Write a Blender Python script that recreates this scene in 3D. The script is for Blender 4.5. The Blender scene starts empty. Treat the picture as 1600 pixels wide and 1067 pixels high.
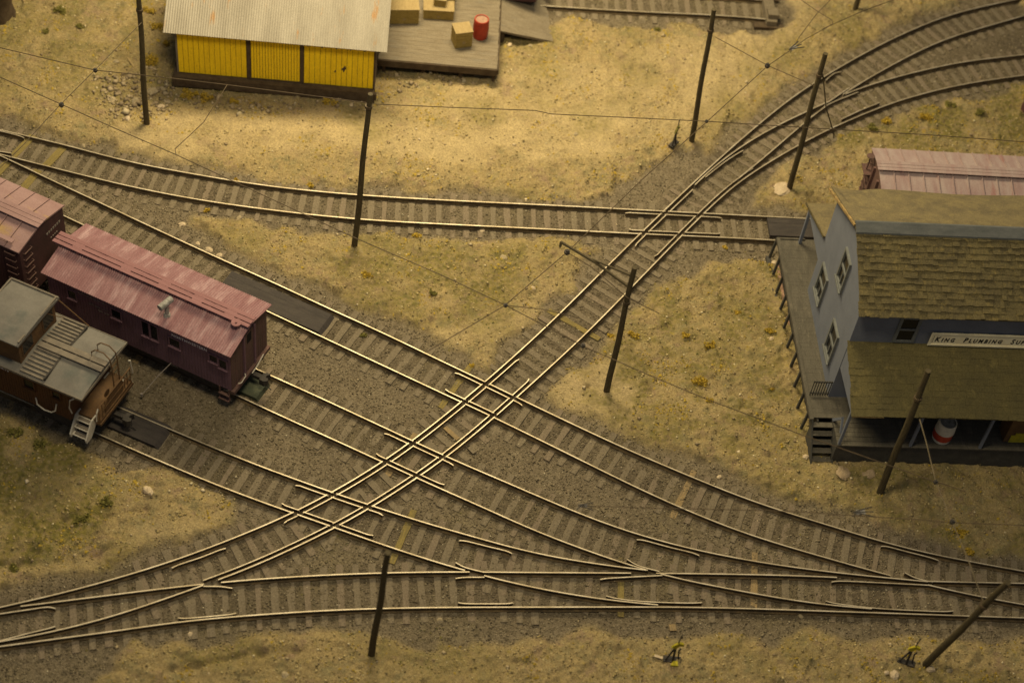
import bpy, math, random
import numpy as np
from mathutils import Vector, Matrix
random.seed(7); RNG = np.random.default_rng(11)
S = bpy.context.scene
COL = S.collection
PI = math.pi

# ------------------------------------------------------------------ camera
F, PITCH, ROLL, CH = 2712.4, 0.865684, 0.1480105, 53.2115
FW = np.array([0, math.cos(PITCH), -math.sin(PITCH)])
_r = np.array([1., 0, 0]); _u = np.cross(_r, FW)
RT = math.cos(ROLL)*_r + math.sin(ROLL)*_u
UP = -math.sin(ROLL)*_r + math.cos(ROLL)*_u
CO = np.array([0, 0, CH])
cam = bpy.data.cameras.new('camera'); co = bpy.data.objects.new('camera', cam); COL.objects.link(co)
M = Matrix(((RT[0], UP[0], -FW[0], 0), (RT[1], UP[1], -FW[1], 0), (RT[2], UP[2], -FW[2], CH), (0, 0, 0, 1)))
co.matrix_world = M
cam.sensor_width = 36; cam.lens = F/1600*36; cam.clip_start = 1; cam.clip_end = 1000
cam.dof.use_dof = True; cam.dof.focus_distance = 68; cam.dof.aperture_fstop = 0.15
S.camera = co

def W(px, py, z=0.0):
    """survey point of the photo -> point on the horizontal level z"""
    d = FW*F + RT*(px-800) - UP*(py-533.5)
    return CO + d*((z-CH)/d[2])

# ------------------------------------------------------------------ helpers
def tag(o, label=None, cat=None, group=None, kind=None):
    if label: o['label'] = label
    if cat: o['category'] = cat
    if group: o['group'] = group
    if kind: o['kind'] = kind
    return o

def empty(name, loc, deg, label, cat, group=None):
    o = bpy.data.objects.new(name, None); COL.objects.link(o)
    o.location = loc; o.rotation_euler = (0, 0, math.radians(deg)); o.empty_display_size = .3
    return tag(o, label, cat, group)

class MB:
    def __init__(s): s.v = []; s.f = []; s.m = []; s.sm = []
    def add(s, vs, fs, m=0, smooth=False):
        b = len(s.v); s.v += [tuple(map(float, v)) for v in vs]
        for f in fs: s.f.append(tuple(b+i for i in f)); s.m.append(m); s.sm.append(smooth)
        return s
    def box(s, x0, x1, y0, y1, z0, z1, m=0):
        return s.hexa([(x0,y0,z0),(x1,y0,z0),(x1,y1,z0),(x0,y1,z0),(x0,y0,z1),(x1,y0,z1),(x1,y1,z1),(x0,y1,z1)], m)
    def hexa(s, v, m=0):
        return s.add(v, [(0,3,2,1),(4,5,6,7),(0,1,5,4),(1,2,6,5),(2,3,7,6),(3,0,4,7)], m)
    def prism(s, poly, axis, a, b, m=0):
        """poly in the plane normal to axis ('x': (y,z); 'y': (x,z); 'z': (x,y))"""
        def P(q, t): return (t, q[0], q[1]) if axis == 'x' else ((q[0], t, q[1]) if axis == 'y' else (q[0], q[1], t))
        n = len(poly); vs = [P(q, a) for q in poly]+[P(q, b) for q in poly]
        fs = [tuple(range(n))[::-1], tuple(range(n, 2*n))]+[(i, (i+1) % n, n+(i+1) % n, n+i) for i in range(n)]
        return s.add(vs, fs, m)
    def tube(s, pts, r, n=6, m=0, r2=None, cap=True):
        pts = [Vector(p) for p in pts]; N = len(pts); vs = []
        up = Vector((0, 0, 1))
        for i, p in enumerate(pts):
            d = (pts[min(i+1, N-1)]-pts[max(i-1, 0)]).normalized()
            u = up if abs(d.dot(up)) < .95 else Vector((1, 0, 0))
            a = d.cross(u).normalized(); b = a.cross(d)
            rr = r if r2 is None else r+(r2-r)*i/(N-1)
            for k in range(n):
                t = 2*PI*k/n; vs.append(p+a*math.cos(t)*rr+b*math.sin(t)*rr)
        fs = [(i*n+k, i*n+(k+1) % n, (i+1)*n+(k+1) % n, (i+1)*n+k) for i in range(N-1) for k in range(n)]
        b0 = len(s.f); s.add(vs, fs, m, n > 6)
        if cap: s.add(vs[:n], [tuple(range(n))[::-1]], m); s.add(vs[-n:], [tuple(range(n))], m)
        return s
    def cyl(s, c, r, z0, z1, n=16, m=0, r2=None):
        return s.tube([(c[0], c[1], z0), (c[0], c[1], z1)], r, n, m, r2)
    def build(s, name, mats, parent=None):
        me = bpy.data.meshes.new(name); me.from_pydata(s.v, [], s.f)
        if not isinstance(mats, (list, tuple)): mats = [mats]
        for k in mats: me.materials.append(k)
        me.polygons.foreach_set('material_index', s.m); me.polygons.foreach_set('use_smooth', s.sm)
        me.update(); o = bpy.data.objects.new(name, me); COL.objects.link(o)
        if parent: o.parent = parent
        return o

def B(name, mat, parent, *boxes):
    mb = MB()
    for b in boxes: mb.box(*b)
    return mb.build(name, mat, parent)

# ------------------------------------------------------------------ materials
def mat(name, c1, c2=None, rough=.85, scale=3., stretch=(1, 1, 1), c3=None, scale3=12., t3=(.55, .7), bump=0., bscale=30., metal=0., fine=.0, ramp=(.35, .65), spec=.3):
    m = bpy.data.materials.new(name); m.use_nodes = True; nt = m.node_tree; N = nt.nodes; Lk = nt.links
    b = N['Principled BSDF']; b.inputs['Roughness'].default_value = rough; b.inputs['Metallic'].default_value = metal
    b.inputs['Specular IOR Level'].default_value = spec
    tc = N.new('ShaderNodeTexCoord'); mp = N.new('ShaderNodeMapping'); mp.inputs['Scale'].default_value = stretch
    Lk.new(tc.outputs['Object'], mp.inputs['Vector'])
    def noise(sc, det=6):
        n = N.new('ShaderNodeTexNoise'); n.inputs['Scale'].default_value = sc; n.inputs['Detail'].default_value = det
        n.inputs['Roughness'].default_value = .65; Lk.new(mp.outputs[0], n.inputs['Vector']); return n.outputs['Fac']
    def rmp(f, a, z):
        r = N.new('ShaderNodeMapRange'); r.inputs['From Min'].default_value = a; r.inputs['From Max'].default_value = z
        Lk.new(f, r.inputs['Value']); return r.outputs['Result']
    def mix(f, a, z, typ='MIX'):
        x = N.new('ShaderNodeMix'); x.data_type = 'RGBA'; x.blend_type = typ
        if isinstance(f, float): x.inputs[0].default_value = f
        else: Lk.new(f, x.inputs[0])
        for i, v in ((6, a), (7, z)):
            if isinstance(v, tuple): x.inputs[i].default_value = (*v, 1)
            else: Lk.new(v, x.inputs[i])
        return x.outputs[2]
    out = c1
    if c2: out = mix(rmp(noise(scale), *ramp), c1, c2)
    if c3: out = mix(rmp(noise(scale3, 4), *t3), out, c3)
    if fine:
        g = N.new('ShaderNodeTexNoise'); g.inputs['Scale'].default_value = 19; g.inputs['Detail'].default_value = 4; g.inputs['Roughness'].default_value = .7
        Lk.new(tc.outputs['Object'], g.inputs['Vector'])
        r = N.new('ShaderNodeMapRange'); r.inputs['From Min'].default_value = .3; r.inputs['From Max'].default_value = .7
        r.inputs['To Min'].default_value = 1-fine; r.inputs['To Max'].default_value = 1+fine; Lk.new(g.outputs['Fac'], r.inputs['Value'])
        cb = N.new('ShaderNodeCombineColor')
        for i in range(3): Lk.new(r.outputs['Result'], cb.inputs[i])
        out = mix(1., out, cb.outputs[0], 'MULTIPLY')
    if isinstance(out, tuple): b.inputs['Base Color'].default_value = (*out, 1)
    else: Lk.new(out, b.inputs['Base Color'])
    if bump:
        n = N.new('ShaderNodeTexNoise'); n.inputs['Scale'].default_value = bscale; n.inputs['Detail'].default_value = 4
        Lk.new(mp.outputs[0], n.inputs['Vector'])
        bp = N.new('ShaderNodeBump'); bp.inputs['Strength'].default_value = bump; bp.inputs['Distance'].default_value = .03
        Lk.new(n.outputs['Fac'], bp.inputs['Height']); Lk.new(bp.outputs[0], b.inputs['Normal'])
    return m

M_ = dict(
 wirelight=mat('dusty_string_wire', (.10,.078,.045), (.15,.12,.075), .8, 2),
 railside=mat('rusty_rail_side', (.045,.032,.018), (.11,.075,.035), .9, 2.5, fine=.3),
 railtop=mat('worn_rail_head', (.62,.54,.41), (.42,.34,.22), .48, 1.1, metal=.5, fine=.25, spec=.5),
 tie=mat('weathered_tie_wood', (.145,.117,.078), (.19,.154,.105), .95, 2.2, (1,6,1), bump=.6, fine=.35),
 tieb=mat('warm_tie_wood', (.155,.12,.082), (.20,.158,.11), .95, 2.2, (1,6,1), bump=.6, fine=.35),
 tie2=mat('ochre_tie_wood', (.30,.21,.10), (.20,.15,.085), .95, 2.5, (1,6,1), bump=.5, fine=.25),
 tie3=mat('mossy_long_tie_wood', (.24,.18,.055), (.15,.12,.05), .95, 2.5, (1,6,1), bump=.5, fine=.25),
 pole=mat('dark_pole_wood', (.045,.034,.018), (.085,.066,.03), .8, 3, (8,8,1), fine=.3),
 wire=mat('tarnished_wire', (.055,.038,.02), (.10,.07,.04), .7, 1.2),
 iron=mat('black_iron', (.022,.019,.018), (.05,.042,.035), .7, 4, fine=.2),
 plate=mat('dusty_black_plate', (.036,.030,.028), (.055,.046,.040), .85, 1.5, (1,5,1), fine=.2),
 greenplate=mat('green_grey_block', (.05,.062,.04), (.08,.085,.05), .7, 3, fine=.2),
 redroof=mat('chalky_red_corrugated_roof', (.235,.118,.128), (.32,.19,.20), .85, 2.2, (1.4,.25,.25), c3=(.44,.31,.325), scale3=2.2, t3=(.52,.80), fine=.25),
 redwood=mat('faded_red_running_board', (.26,.13,.135), (.21,.10,.105), .85, 4, (.3,3,3), fine=.15),
 redbody=mat('oxide_red_siding', (.19,.105,.135), (.145,.080,.095), .8, 2.2, (1,1,.5), c3=(.16,.09,.115), scale3=3, t3=(.56,.72), bump=.3, bscale=14, fine=.2),
 redend=mat('oxide_red_end_wood', (.135,.07,.062), (.10,.062,.048), .8, 3, (1,3,.4), bump=.3, fine=.3),
 boxred=mat('boxcar_red_siding', (.085,.036,.036), (.055,.028,.026), .8, 2.2, (1,1,.5), bump=.3, fine=.2),
 pinkroof=mat('dusty_pink_panel_roof', (.30,.19,.185), (.25,.15,.145), .85, 1.2, (.5,1.5,1), c3=(.34,.22,.10), scale3=.8, t3=(.55,.68), fine=.15),
 paleroof=mat('pale_streaked_ribbed_roof', (.34,.265,.25), (.27,.18,.175), .85, 1.6, (1.6,.35,1), c3=(.28,.16,.15), scale3=1.1, t3=(.56,.66), fine=.12),
 greyroof=mat('grey_tarpaper_roof', (.16,.148,.132), (.122,.112,.10), .8, 1.3, c3=(.095,.10,.092), scale3=.9, t3=(.52,.68), fine=.12),
 brown=mat('orange_brown_siding', (.10,.042,.016), (.072,.031,.014), .7, 2, (1,1,.5), bump=.25, bscale=12, fine=.15),
 brown2=mat('ochre_brown_trim', (.135,.072,.028), (.085,.047,.022), .75, 4, fine=.2),
 slat=mat('grey_slat_wood', (.19,.16,.125), (.13,.11,.09), .85, 3, fine=.15),
 white=mat('off_white_paint', (.60,.55,.46), (.46,.42,.35), .7, 5, fine=.1),
 letter=mat('faded_lettering', (.95,.90,.95), (.75,.68,.74), .8, 14, ramp=(.4,.6)),
 letterdim=mat('worn_grey_lettering', (.34,.30,.26), (.20,.16,.14), .8, 20),
 pane=mat('dark_window_pane', (.008,.008,.009), rough=.25, spec=.5),
 dkpane=mat('dark_opening', (.006,.005,.004), rough=.95),
 metalgrey=mat('grey_stovepipe_metal', (.36,.34,.32), (.15,.145,.13), .6, 9, fine=.2),
 yellow=mat('yellow_board_paint', (.90,.62,.010), (.78,.52,.010), .8, 1.5, (5,5,.4), c3=(.34,.20,.01), scale3=6, t3=(.60,.78), fine=.15),
 dkbrown=mat('dark_brown_timber', (.050,.032,.018), (.085,.06,.035), .85, 3, fine=.25),
 tinroof=mat('grey_corrugated_tin', (.36,.325,.265), (.28,.25,.20), .7, 1.1, (1.4,.3,.3), c3=(.36,.22,.11), scale3=1.9, t3=(.61,.70), fine=.16),
 dock=mat('weathered_dock_planks', (.20,.165,.115), (.15,.12,.08), .9, 1.6, (1,4,1), c3=(.15,.13,.10), scale3=1.1, t3=(.55,.72), bump=.3, fine=.3),
 crate=mat('straw_crate_wood', (.34,.245,.07), (.24,.165,.04), .85, 4, (1,1,5), bump=.3, fine=.2),
 cratetop=mat('pale_crate_top', (.33,.245,.115), (.25,.18,.08), .85, 4, (4,1,1), fine=.15),
 redbarrel=mat('red_barrel_paint', (.42,.05,.022), (.30,.035,.018), .55, 5, fine=.1),
 blue=mat('grey_blue_wall_paint', (.152,.165,.205), (.13,.142,.178), .85, 1.2, fine=.08),
 shingle=mat('olive_mossy_shingle', (.115,.092,.040), (.074,.060,.030), .95, 1.2, c3=(.15,.115,.042), scale3=5, t3=(.54,.70), bump=.5, fine=.45),
 shingle2=mat('olive_porch_shingle', (.115,.094,.036), (.084,.070,.030), .95, 1.4, c3=(.15,.12,.045), scale3=2.6, t3=(.56,.72), bump=.4, fine=.3),
 backroof=mat('mossy_rear_slope', (.17,.135,.068), (.115,.092,.052), .95, 1.6, c3=(.19,.15,.07), scale3=2, t3=(.5,.7), bump=.5, fine=.3),
 ridge=mat('blue_grey_ridge_cap', (.115,.118,.115), (.075,.08,.08), .8, 1.2, (1,3,3), fine=.12),
 fascia=mat('raw_edge_wood', (.36,.24,.09), (.14,.10,.045), .85, 5, fine=.25),
 deck=mat('grey_deck_boards', (.105,.093,.072), (.075,.067,.052), .9, 1.6, (3,.7,1), c3=(.14,.122,.092), scale3=1.5, t3=(.56,.75), bump=.3, fine=.3),
 deckdark=mat('dark_deck_skirt', (.07,.065,.055), (.045,.042,.036), .85, 2, fine=.25),
 trim=mat('grey_window_trim', (.16,.165,.16), (.12,.125,.12), .8, 5, fine=.1),
 signw=mat('cream_sign_board', (.85,.79,.58), (.76,.67,.45), .75, 2.5, fine=.08),
 ink=mat('black_sign_paint', (.02,.017,.012), rough=.7),
 rock=mat('tan_rock', (.36,.29,.175), (.24,.19,.12), .95, 3, c3=(.42,.36,.25), scale3=7, t3=(.5,.7), bump=.5, fine=.3),
 rockflat=mat('pinkish_plaster', (.36,.27,.17), (.27,.20,.12), .95, 3, bump=.4, fine=.3),
 rockpale=mat('pale_pink_rock', (.52,.42,.28), (.42,.32,.21), .95, 3, bump=.4, fine=.2),
 bushy=mat('mustard_foam_foliage', (.46,.31,.035), (.30,.21,.03), .95, 9, fine=.35),
 bushg=mat('olive_foam_foliage', (.13,.12,.03), (.19,.165,.04), .95, 9, fine=.35),
 target=mat('yellow_switch_target', (.45,.37,.02), (.30,.26,.02), .8, 8),
 pinkend=mat('pink_brick_strip', (.34,.20,.14), (.24,.15,.10), .9, 9, fine=.2),
)

# ------------------------------------------------------------------ rail survey
ZR = .30
def smooth(P, step=.18):
    P = np.array(P, float); n = len(P)
    Q = np.vstack([2*P[0]-P[1], P, 2*P[-1]-P[-2]]); out = []
    for i in range(1, n):
        p0, p1, p2, p3 = Q[i-1], Q[i], Q[i+1], Q[i+2]
        # centripetal Catmull-Rom
        t0 = 0; t1 = t0+max(np.linalg.norm(p1-p0), 1e-6)**.5; t2 = t1+max(np.linalg.norm(p2-p1), 1e-6)**.5; t3 = t2+max(np.linalg.norm(p3-p2), 1e-6)**.5
        k = max(2, int(np.linalg.norm(p2-p1)/step))
        for t in np.linspace(t1, t2, k, endpoint=False):
            A1 = (t1-t)/(t1-t0)*p0+(t-t0)/(t1-t0)*p1; A2 = (t2-t)/(t2-t1)*p1+(t-t1)/(t2-t1)*p2; A3 = (t3-t)/(t3-t2)*p2+(t-t2)/(t3-t2)*p3
            B1 = (t2-t)/(t2-t0)*A1+(t-t0)/(t2-t0)*A2; B2 = (t3-t)/(t3-t1)*A2+(t-t1)/(t3-t1)*A3
            out.append((t2-t)/(t2-t1)*B1+(t-t1)/(t2-t1)*B2)
    out.append(P[-1]); return np.array(out)
def resample(P, step):
    d = np.r_[0, np.cumsum(np.linalg.norm(np.diff(P, axis=0), axis=1))]
    n = max(2, int(d[-1]/step)+1); s = np.linspace(0, d[-1], n)
    return np.c_[np.interp(s, d, P[:, 0]), np.interp(s, d, P[:, 1])]
def relax(P, it):
    P = P.copy()
    for _ in range(it): P[1:-1] = .5*P[1:-1]+.25*(P[:-2]+P[2:])
    return P
def line(px, ext=(0, 0), it=60):
    P = np.array([W(x, y, ZR)[:2] for x, y in px]); P = smooth(P)
    P = relax(resample(P, .2), it)
    if ext[0]: d = P[0]-P[min(8, len(P)-1)]; d /= np.linalg.norm(d); P = np.vstack([P[0]+d*ext[0], P])
    if ext[1]: d = P[-1]-P[-min(9, len(P))]; d /= np.linalg.norm(d); P = np.vstack([P, P[-1]+d*ext[1]])
    return resample(P, .04)
def offs(P, d):
    T = np.gradient(P, axis=0); T /= np.linalg.norm(T, axis=1)[:, None]
    return P+np.c_[-T[:, 1], T[:, 0]]*d

R = {}
R['1A'] = line([(0,203),(105,227),(192.5,251),(325.5,276),(420,291),(558,304.5),(700,313),(860,320.7),(1038,330),(1240,340.4)], (7, 14))
R['1B'] = line([(0,241),(105,267.5),(210,293),(315,313),(455,332),(566,343),(700,350.5),(860,358.2),(983,364.5),(1161,372.4),(1240,377)], (7, 14))
R['2A'] = line([(0,243),(14,248.5),(56,270),(126,302.5),(245,358.5),(350,407),(440,447),(513.5,482),(599,520),(676,557.5),(761,597.5),(804,619),(890,660),(980,702),(1067,739),(1180,784.5),(1295,820),(1410,855),(1525,878.5),(1600,892)], (6, 8))
R['2B'] = line([(101,337.5),(132,352.5),(275,418),(421.7,488),(490,520),(571,558),(650,595),(723,629),(770,651),(870,700),(949,739),(1030,778),(1161,832),(1281,868),(1387,898),(1456,915),(1534,932.6),(1600,944)], (12, 8))
R['3A'] = line([(422,586),(500,621),(560,649),(644,688),(694,712),(800,757),(896,798.5),(977.5,829),(1072,855.5),(1180,877),(1295,893),(1416,905),(1450,908.3)], (16, 0))
R['3B'] = line([(363,614),(440,650),(500,677),(560,704),(599,722),(649,746),(772.6,800),(820,822.7),(964,876.5),(1012,891),(1035,899),(1135,918.5),(1240,938),(1324,948),(1362,950.5)], (16, 0))
R['4A'] = line([(202,643),(300,685),(400,726),(463,749),(521,770),(578.5,789),(662.5,816.5),(740,838),(820,861),(900,876),(977.5,887),(1009,890.5),(1030,892.5)], (14, 0))
R['4B'] = line([(152,677),(247,719),(330,754),(400,781),(463,803),(523,824),(590,848),(662.5,872),(715,888),(759.6,900.5),(820,915),(900,930),(977.5,940.5),(1028,944.5)], (14, 0))
R['5A'] = line([(32,946.8),(107,937.5),(180,928.5),(250,919.5),(317.5,912),(420,903),(500,898.5),(589,894.8),(725,893),(820,894),(983,895),(1100,896),(1240,898.8),(1306.6,901.5),(1416,907),(1500,909),(1600,911)], (0, 8))
R['5B'] = line([(0,1009.5),(100,996),(180,985.8),(269,972),(345,964.5),(420,959),(510,953),(599.5,950),(700,948.5),(820,948.2),(940,948),(1056,948),(1160,950),(1250,953),(1398.6,958),(1500,961.5),(1600,964.8)], (8, 8))
R['DL'] = line([(0,948.4),(107.6,924),(180,903.8),(269,877),(345,848.5),(420,818.5),(463,799),(521,768),(590,727),(652,683),(717.5,630.5),(761,594),(843.5,520),(900,465),(951,414),(1000,365.5),(1038,329),(1078,291),(1135,238),(1182,197.5),(1229,159),(1272,129.5),(1339,90),(1394,61),(1487.5,22.5),(1600,-3)], (8, 8))
R['DR'] = line([(0,1002),(48,994.5),(180,962),(250,938),(317.5,914),(364,898),(434,868),(471,850.5),(531,821),(574,796.5),(649,748.5),(691,719.5),(768,656),(806,622),(860,573),(917,520),(980,456),(1048,386),(1103.5,330),(1148,289),(1210,248.5),(1247.5,227),(1285,207),(1340,182.5),(1396,160),(1452.5,144),(1509,131),(1600,118)], (8, 8))
R['EL'] = line([(1086,289),(1104,271),(1137,244.5),(1172.5,220),(1210,199),(1257,176),(1289,162),(1309,152),(1340,139.7),(1396,122),(1452,108),(1509,96.6),(1600,86)], (0, 8), 30)
R['ER'] = line([(1154,279),(1191,249),(1257,192),(1289,167),(1326,142),(1360,121),(1396,101),(1434,81),(1482.5,60),(1600,25)], (0, 8), 30)
R['TA'] = line([(846,9.5),(980,18),(1148,26),(1211,32)], (8, 0))
R['TB'] = offs(R['TA'], 1.435)

def near(P, q): return int(np.argmin(np.sum((P-np.array(q))**2, axis=1)))
def cross(P, Q):
    D = ((P[::3, None, :]-Q[None, ::3, :])**2).sum(2); i, j = np.unravel_index(np.argmin(D), D.shape); return i*3, j*3
FL = []; GU = {k: [] for k in '12345DET'}
def side(P, other):   # sign of offset that points to the partner rail
    i = len(P)//2; j = near(other, P[i]); T = P[min(i+3, len(P)-1)]-P[i-3]; n = np.array([-T[1], T[0]]); return 1 if (other[j]-P[i])@n > 0 else -1
def guard(P, i0, i1, s, key, flare=(1, 1), off=.20):
    i0 = max(0, i0); i1 = min(len(P), i1); seg = P[i0:i1]; g = offs(seg, s*off)
    n = len(g); w = np.zeros(n); k = 5
    if flare[0]: w[:k] = np.linspace(1, 0, k)
    if flare[1]: w[-k:] = np.maximum(w[-k:], np.linspace(0, 1, k))
    T = np.gradient(g, axis=0); T /= np.linalg.norm(T, axis=1)[:, None]
    g = g+np.c_[-T[:, 1], T[:, 0]]*(w*.04*s)[:, None]
    GU[key].append(g); FL.append((offs(seg, s*off*.5), id(P), len(GU[key])-1, key))
GEND = {'1': (((977,328),(1128,336)), ((983,365),(1128,371))), '2': (((715,576),(822,628)), ((692,613),(776,657))), '3': (((606,668),(714,722)), ((584,715),(692,764))), '4': (((466,750),(603,798)), ((437,793),(580,846)))}
for k in '1234':
    A, Bq = R[k+'A'], R[k+'B']; sa, sb = side(A, Bq), side(Bq, A)
    for P, s in ((A, sa), (Bq, sb)):
        (xa, ya), (xb, yb) = GEND[k][0 if P is A else 1]
        i, j = near(P, W(xa, ya, ZR)[:2]), near(P, W(xb, yb, ZR)[:2])
        guard(P, min(i, j), max(i, j), s, k)
DL, DR = R['DL'], R['DR']; sl, sr = side(DL, DR), side(DR, DL)
def pi(P, x, y): return near(P, W(x, y, ZR)[:2])
guard(DL, pi(DL, 441, 812), pi(DL, 806, 556), sl, 'D')
guard(DR, pi(DR, 322, 915), pi(DR, 835, 596), sr, 'D', (0, 1))
guard(DL, pi(DL, 985, 380), pi(DL, 1078, 291), sl, 'D', (1, 0))
guard(DR, pi(DR, 1030, 404), pi(DR, 1184, 266), sr, 'D', (1, 0))
EXTRA = {
 '1': [[(-60,191),(0,204.6),(32,213),(37,217)], [(-40,232),(0,236.7),(18,239.5)]],
 '2': [[(1377,855),(1384,853),(1420,862),(1455,871),(1466,876)], [(1300,910.5),(1308,907.3),(1380,910),(1456,915)], [(1414,894),(1430,902),(1458,909)]],
 '3': [[(995,844.5),(1003,843),(1045,854),(1085,864),(1092,869)], [(980,873),(995,882),(1030,892)], [(938,905.6),(946,903.2),(990,900.5),(1035,899)], [(1291,936),(1303,941.5),(1370,949.5),(1430,953),(1480,954.5),(1490,952)]],
 '4': [[(717.6,846),(724,844),(760,852.5),(793.7,861),(799,865.5)], [(712,903),(722,901.5),(757,901)], [(712,878),(725,885),(757,893.5)], [(948,928),(960,933.5),(1000,938.5),(1080,941.3),(1097,939)]],
 '5': [[(279,963),(286,965.3),(325,962.5),(360,959),(369,956)], [(716,939),(723,941.8),(760,942.5),(795,942),(801,939.5)]],
 'D': [[(-50,966),(0,958),(40,952.2),(73,947.6),(80,948),(86,951.6)], [(-50,1011),(0,1000),(50,987),(75,981),(86,977)], [(269,888),(277,882.3),(315,869.5),(345,857.8),(353,857)], [(317.5,915),(345,915.5),(363,918)]],
 'E': [[(1103,277),(1118,264),(1135,251),(1152,240),(1162,235.5)], [(1290.6,125),(1305,114),(1315,112)], [(1289,163),(1305,152),(1327,137)], [(1289,168),(1305,158),(1325,150),(1341,144)], [(1315,186),(1345,172),(1375,160)]],
}
for k, L in EXTRA.items():
    for px in L:
        if len(px) >= 4:
            q = [np.array(t, float) for t in px]
            for e, f, g_ in ((0, 1, 2), (-1, -2, -3)):
                d = q[f]-q[g_]; d = d/np.linalg.norm(d)*np.linalg.norm(q[e]-q[f]); q[e] = .45*q[e]+.55*(q[f]+d)
            px = [tuple(t) for t in q]
        GU[k].append(resample(smooth(np.array([W(x, y, ZR)[:2] for x, y in px]), .05), .05))

FROG = [('5A',(988,895),(1024,892)), ('3B',(1013,891.5),(1032,898)), ('5A',(736,893),(754,893)), ('4B',(728,891.5),(757,900)), ('5A',(1310,901),(1452,908)), ('2B',(1393,899),(1450,914)),
        ('5A',(320,912),(346,909)), ('DR',(320,914),(342,907)), ('EL',(1294,159),(1322,147)), ('ER',(1293,164),(1318,148)), ('4A',(1012,891),(1040,893))]
def cut(P, own=None):
    keep = np.ones(len(P), bool)
    for key, a, b in FROG:
        if R[key] is P:
            i, j = sorted((near(P, W(*a, ZR)[:2]), near(P, W(*b, ZR)[:2]))); keep[i:j] = False
    for C, pid, gi, key in FL:
        if own == pid: continue
        D = np.sqrt(((P[:, None, :]-C[None, ::2, :])**2).sum(2)).min(1)
        T = np.gradient(P, axis=0)
        keep &= D > .052
    segs = []; s = None
    for i, k in enumerate(keep):
        if k and s is None: s = i
        if (not k or i == len(P)-1) and s is not None:
            if i-s > 3: segs.append(P[s:i+(1 if k else 0)])
            s = None
    return segs
def thin(P, st=.28):
    k = max(1, int(st/.04)); idx = list(range(0, len(P), k))
    if idx[-1] != len(P)-1: idx.append(len(P)-1)
    return P[idx]
PROF = [(-.09,.10),(.09,.10),(.09,.12),(.016,.14),(.016,.25),(.026,.262),(.026,.298),(.020,.304),(-.020,.304),(-.026,.298),(-.026,.262),(-.016,.25),(-.016,.14),(-.09,.12)]
def rail_mesh(segs, dz, name, parent, w=1.0):
    mb = MB()
    for P in segs:
        P = thin(P, .08 if name == 'check_rail' else .28)
        if len(P) < 2: continue
        T = np.gradient(P, axis=0); T /= np.linalg.norm(T, axis=1)[:, None]; N = np.c_[-T[:, 1], T[:, 0]]
        n = len(PROF); vs = []
        for p, q in zip(P, N):
            for a, z in PROF: vs.append((p[0]+q[0]*a*w, p[1]+q[1]*a*w, z+dz))
        for k in range(n):
            m = 1 if k in (6, 7, 8) else 0
            fs = [(i*n+k, i*n+(k+1) % n, (i+1)*n+(k+1) % n, (i+1)*n+k)[::-1] for i in range(len(P)-1)]
            base = len(mb.v)
            if k == 0: mb.add(vs, fs, m)
            else:
                for f in fs: mb.f.append(tuple(base-len(vs)+i for i in f)); mb.m.append(m); mb.sm.append(False)
        b = len(mb.v)-len(vs)
        mb.f.append(tuple(b+i for i in range(n))); mb.m.append(1); mb.sm.append(False)
        mb.f.append(tuple(b+(len(P)-1)*n+i for i in range(n))[::-1]); mb.m.append(1); mb.sm.append(False)
    return mb.build(name, [M_['railside'], M_['railtop']], parent)

TR = {
 '1': ('1A','1B','straight railway track below the yellow shed, crossing the diagonal line near the blue house'),
 '2': ('2A','2B','upper of the three sloping tracks, with a long black plate between its rails'),
 '3': ('3A','3B','railway track carrying the red caboose, middle of the three sloping tracks'),
 '4': ('4A','4B','railway track carrying the brown caboose, lowest of the three sloping tracks'),
 '5': ('5A','5B','gently curved railway track along the bottom edge, joined by switches at both ends'),
 'D': ('DL','DR','long diagonal track climbing to the upper right through four crossings'),
 'E': ('EL','ER','inner pair of switch rails of the double curve in the upper right corner'),
 'T': ('TA','TB','short dead-end railway track at the top edge behind the loading dock'),
}
tie_me = {}
def tie_mesh(v):
    if v in tie_me: return tie_me[v]
    mb = MB(); rr = random.Random(v); L = 1.24+rr.uniform(-.06,.08); w = .120+rr.uniform(-.02,.02); n = 6; top = []
    xs = [-L+2*L*i/n for i in range(n+1)]
    for i in range(n):
        a, b = xs[i], xs[i+1]
        if i == 0: z0, z1 = [.13+rr.uniform(-.012,.008) for _ in range(2)]; wa = w+rr.uniform(-.02,.01)
        else: z0, wa = z1, wb
        z1 = .13+rr.uniform(-.012,.008); wb = w+rr.uniform(-.02,.015)
        V = [(a,-wa,-.05),(b,-wb,-.05),(b,wb,-.05),(a,wa,-.05),(a,-wa,z0),(b,-wb,z1),(b,wb,z1),(a,wa,z0)]
        F_ = [(4,5,6,7),(0,1,5,4),(2,3,7,6)]
        if i == 0: F_.append((3,0,4,7))
        if i == n-1: F_.append((1,2,6,5))
        mb.add(V, F_)
    me = bpy.data.meshes.new('tie'); me.from_pydata(mb.v, [], mb.f)
    me.materials.append(M_['tie2'] if v == 60 else (M_['tie3'] if v == 61 else (M_['tieb'] if v % 3 == 1 else M_['tie']))); me.update()
    tie_me[v] = me; return me
placed = []; CENT = []
ti = 0
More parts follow.
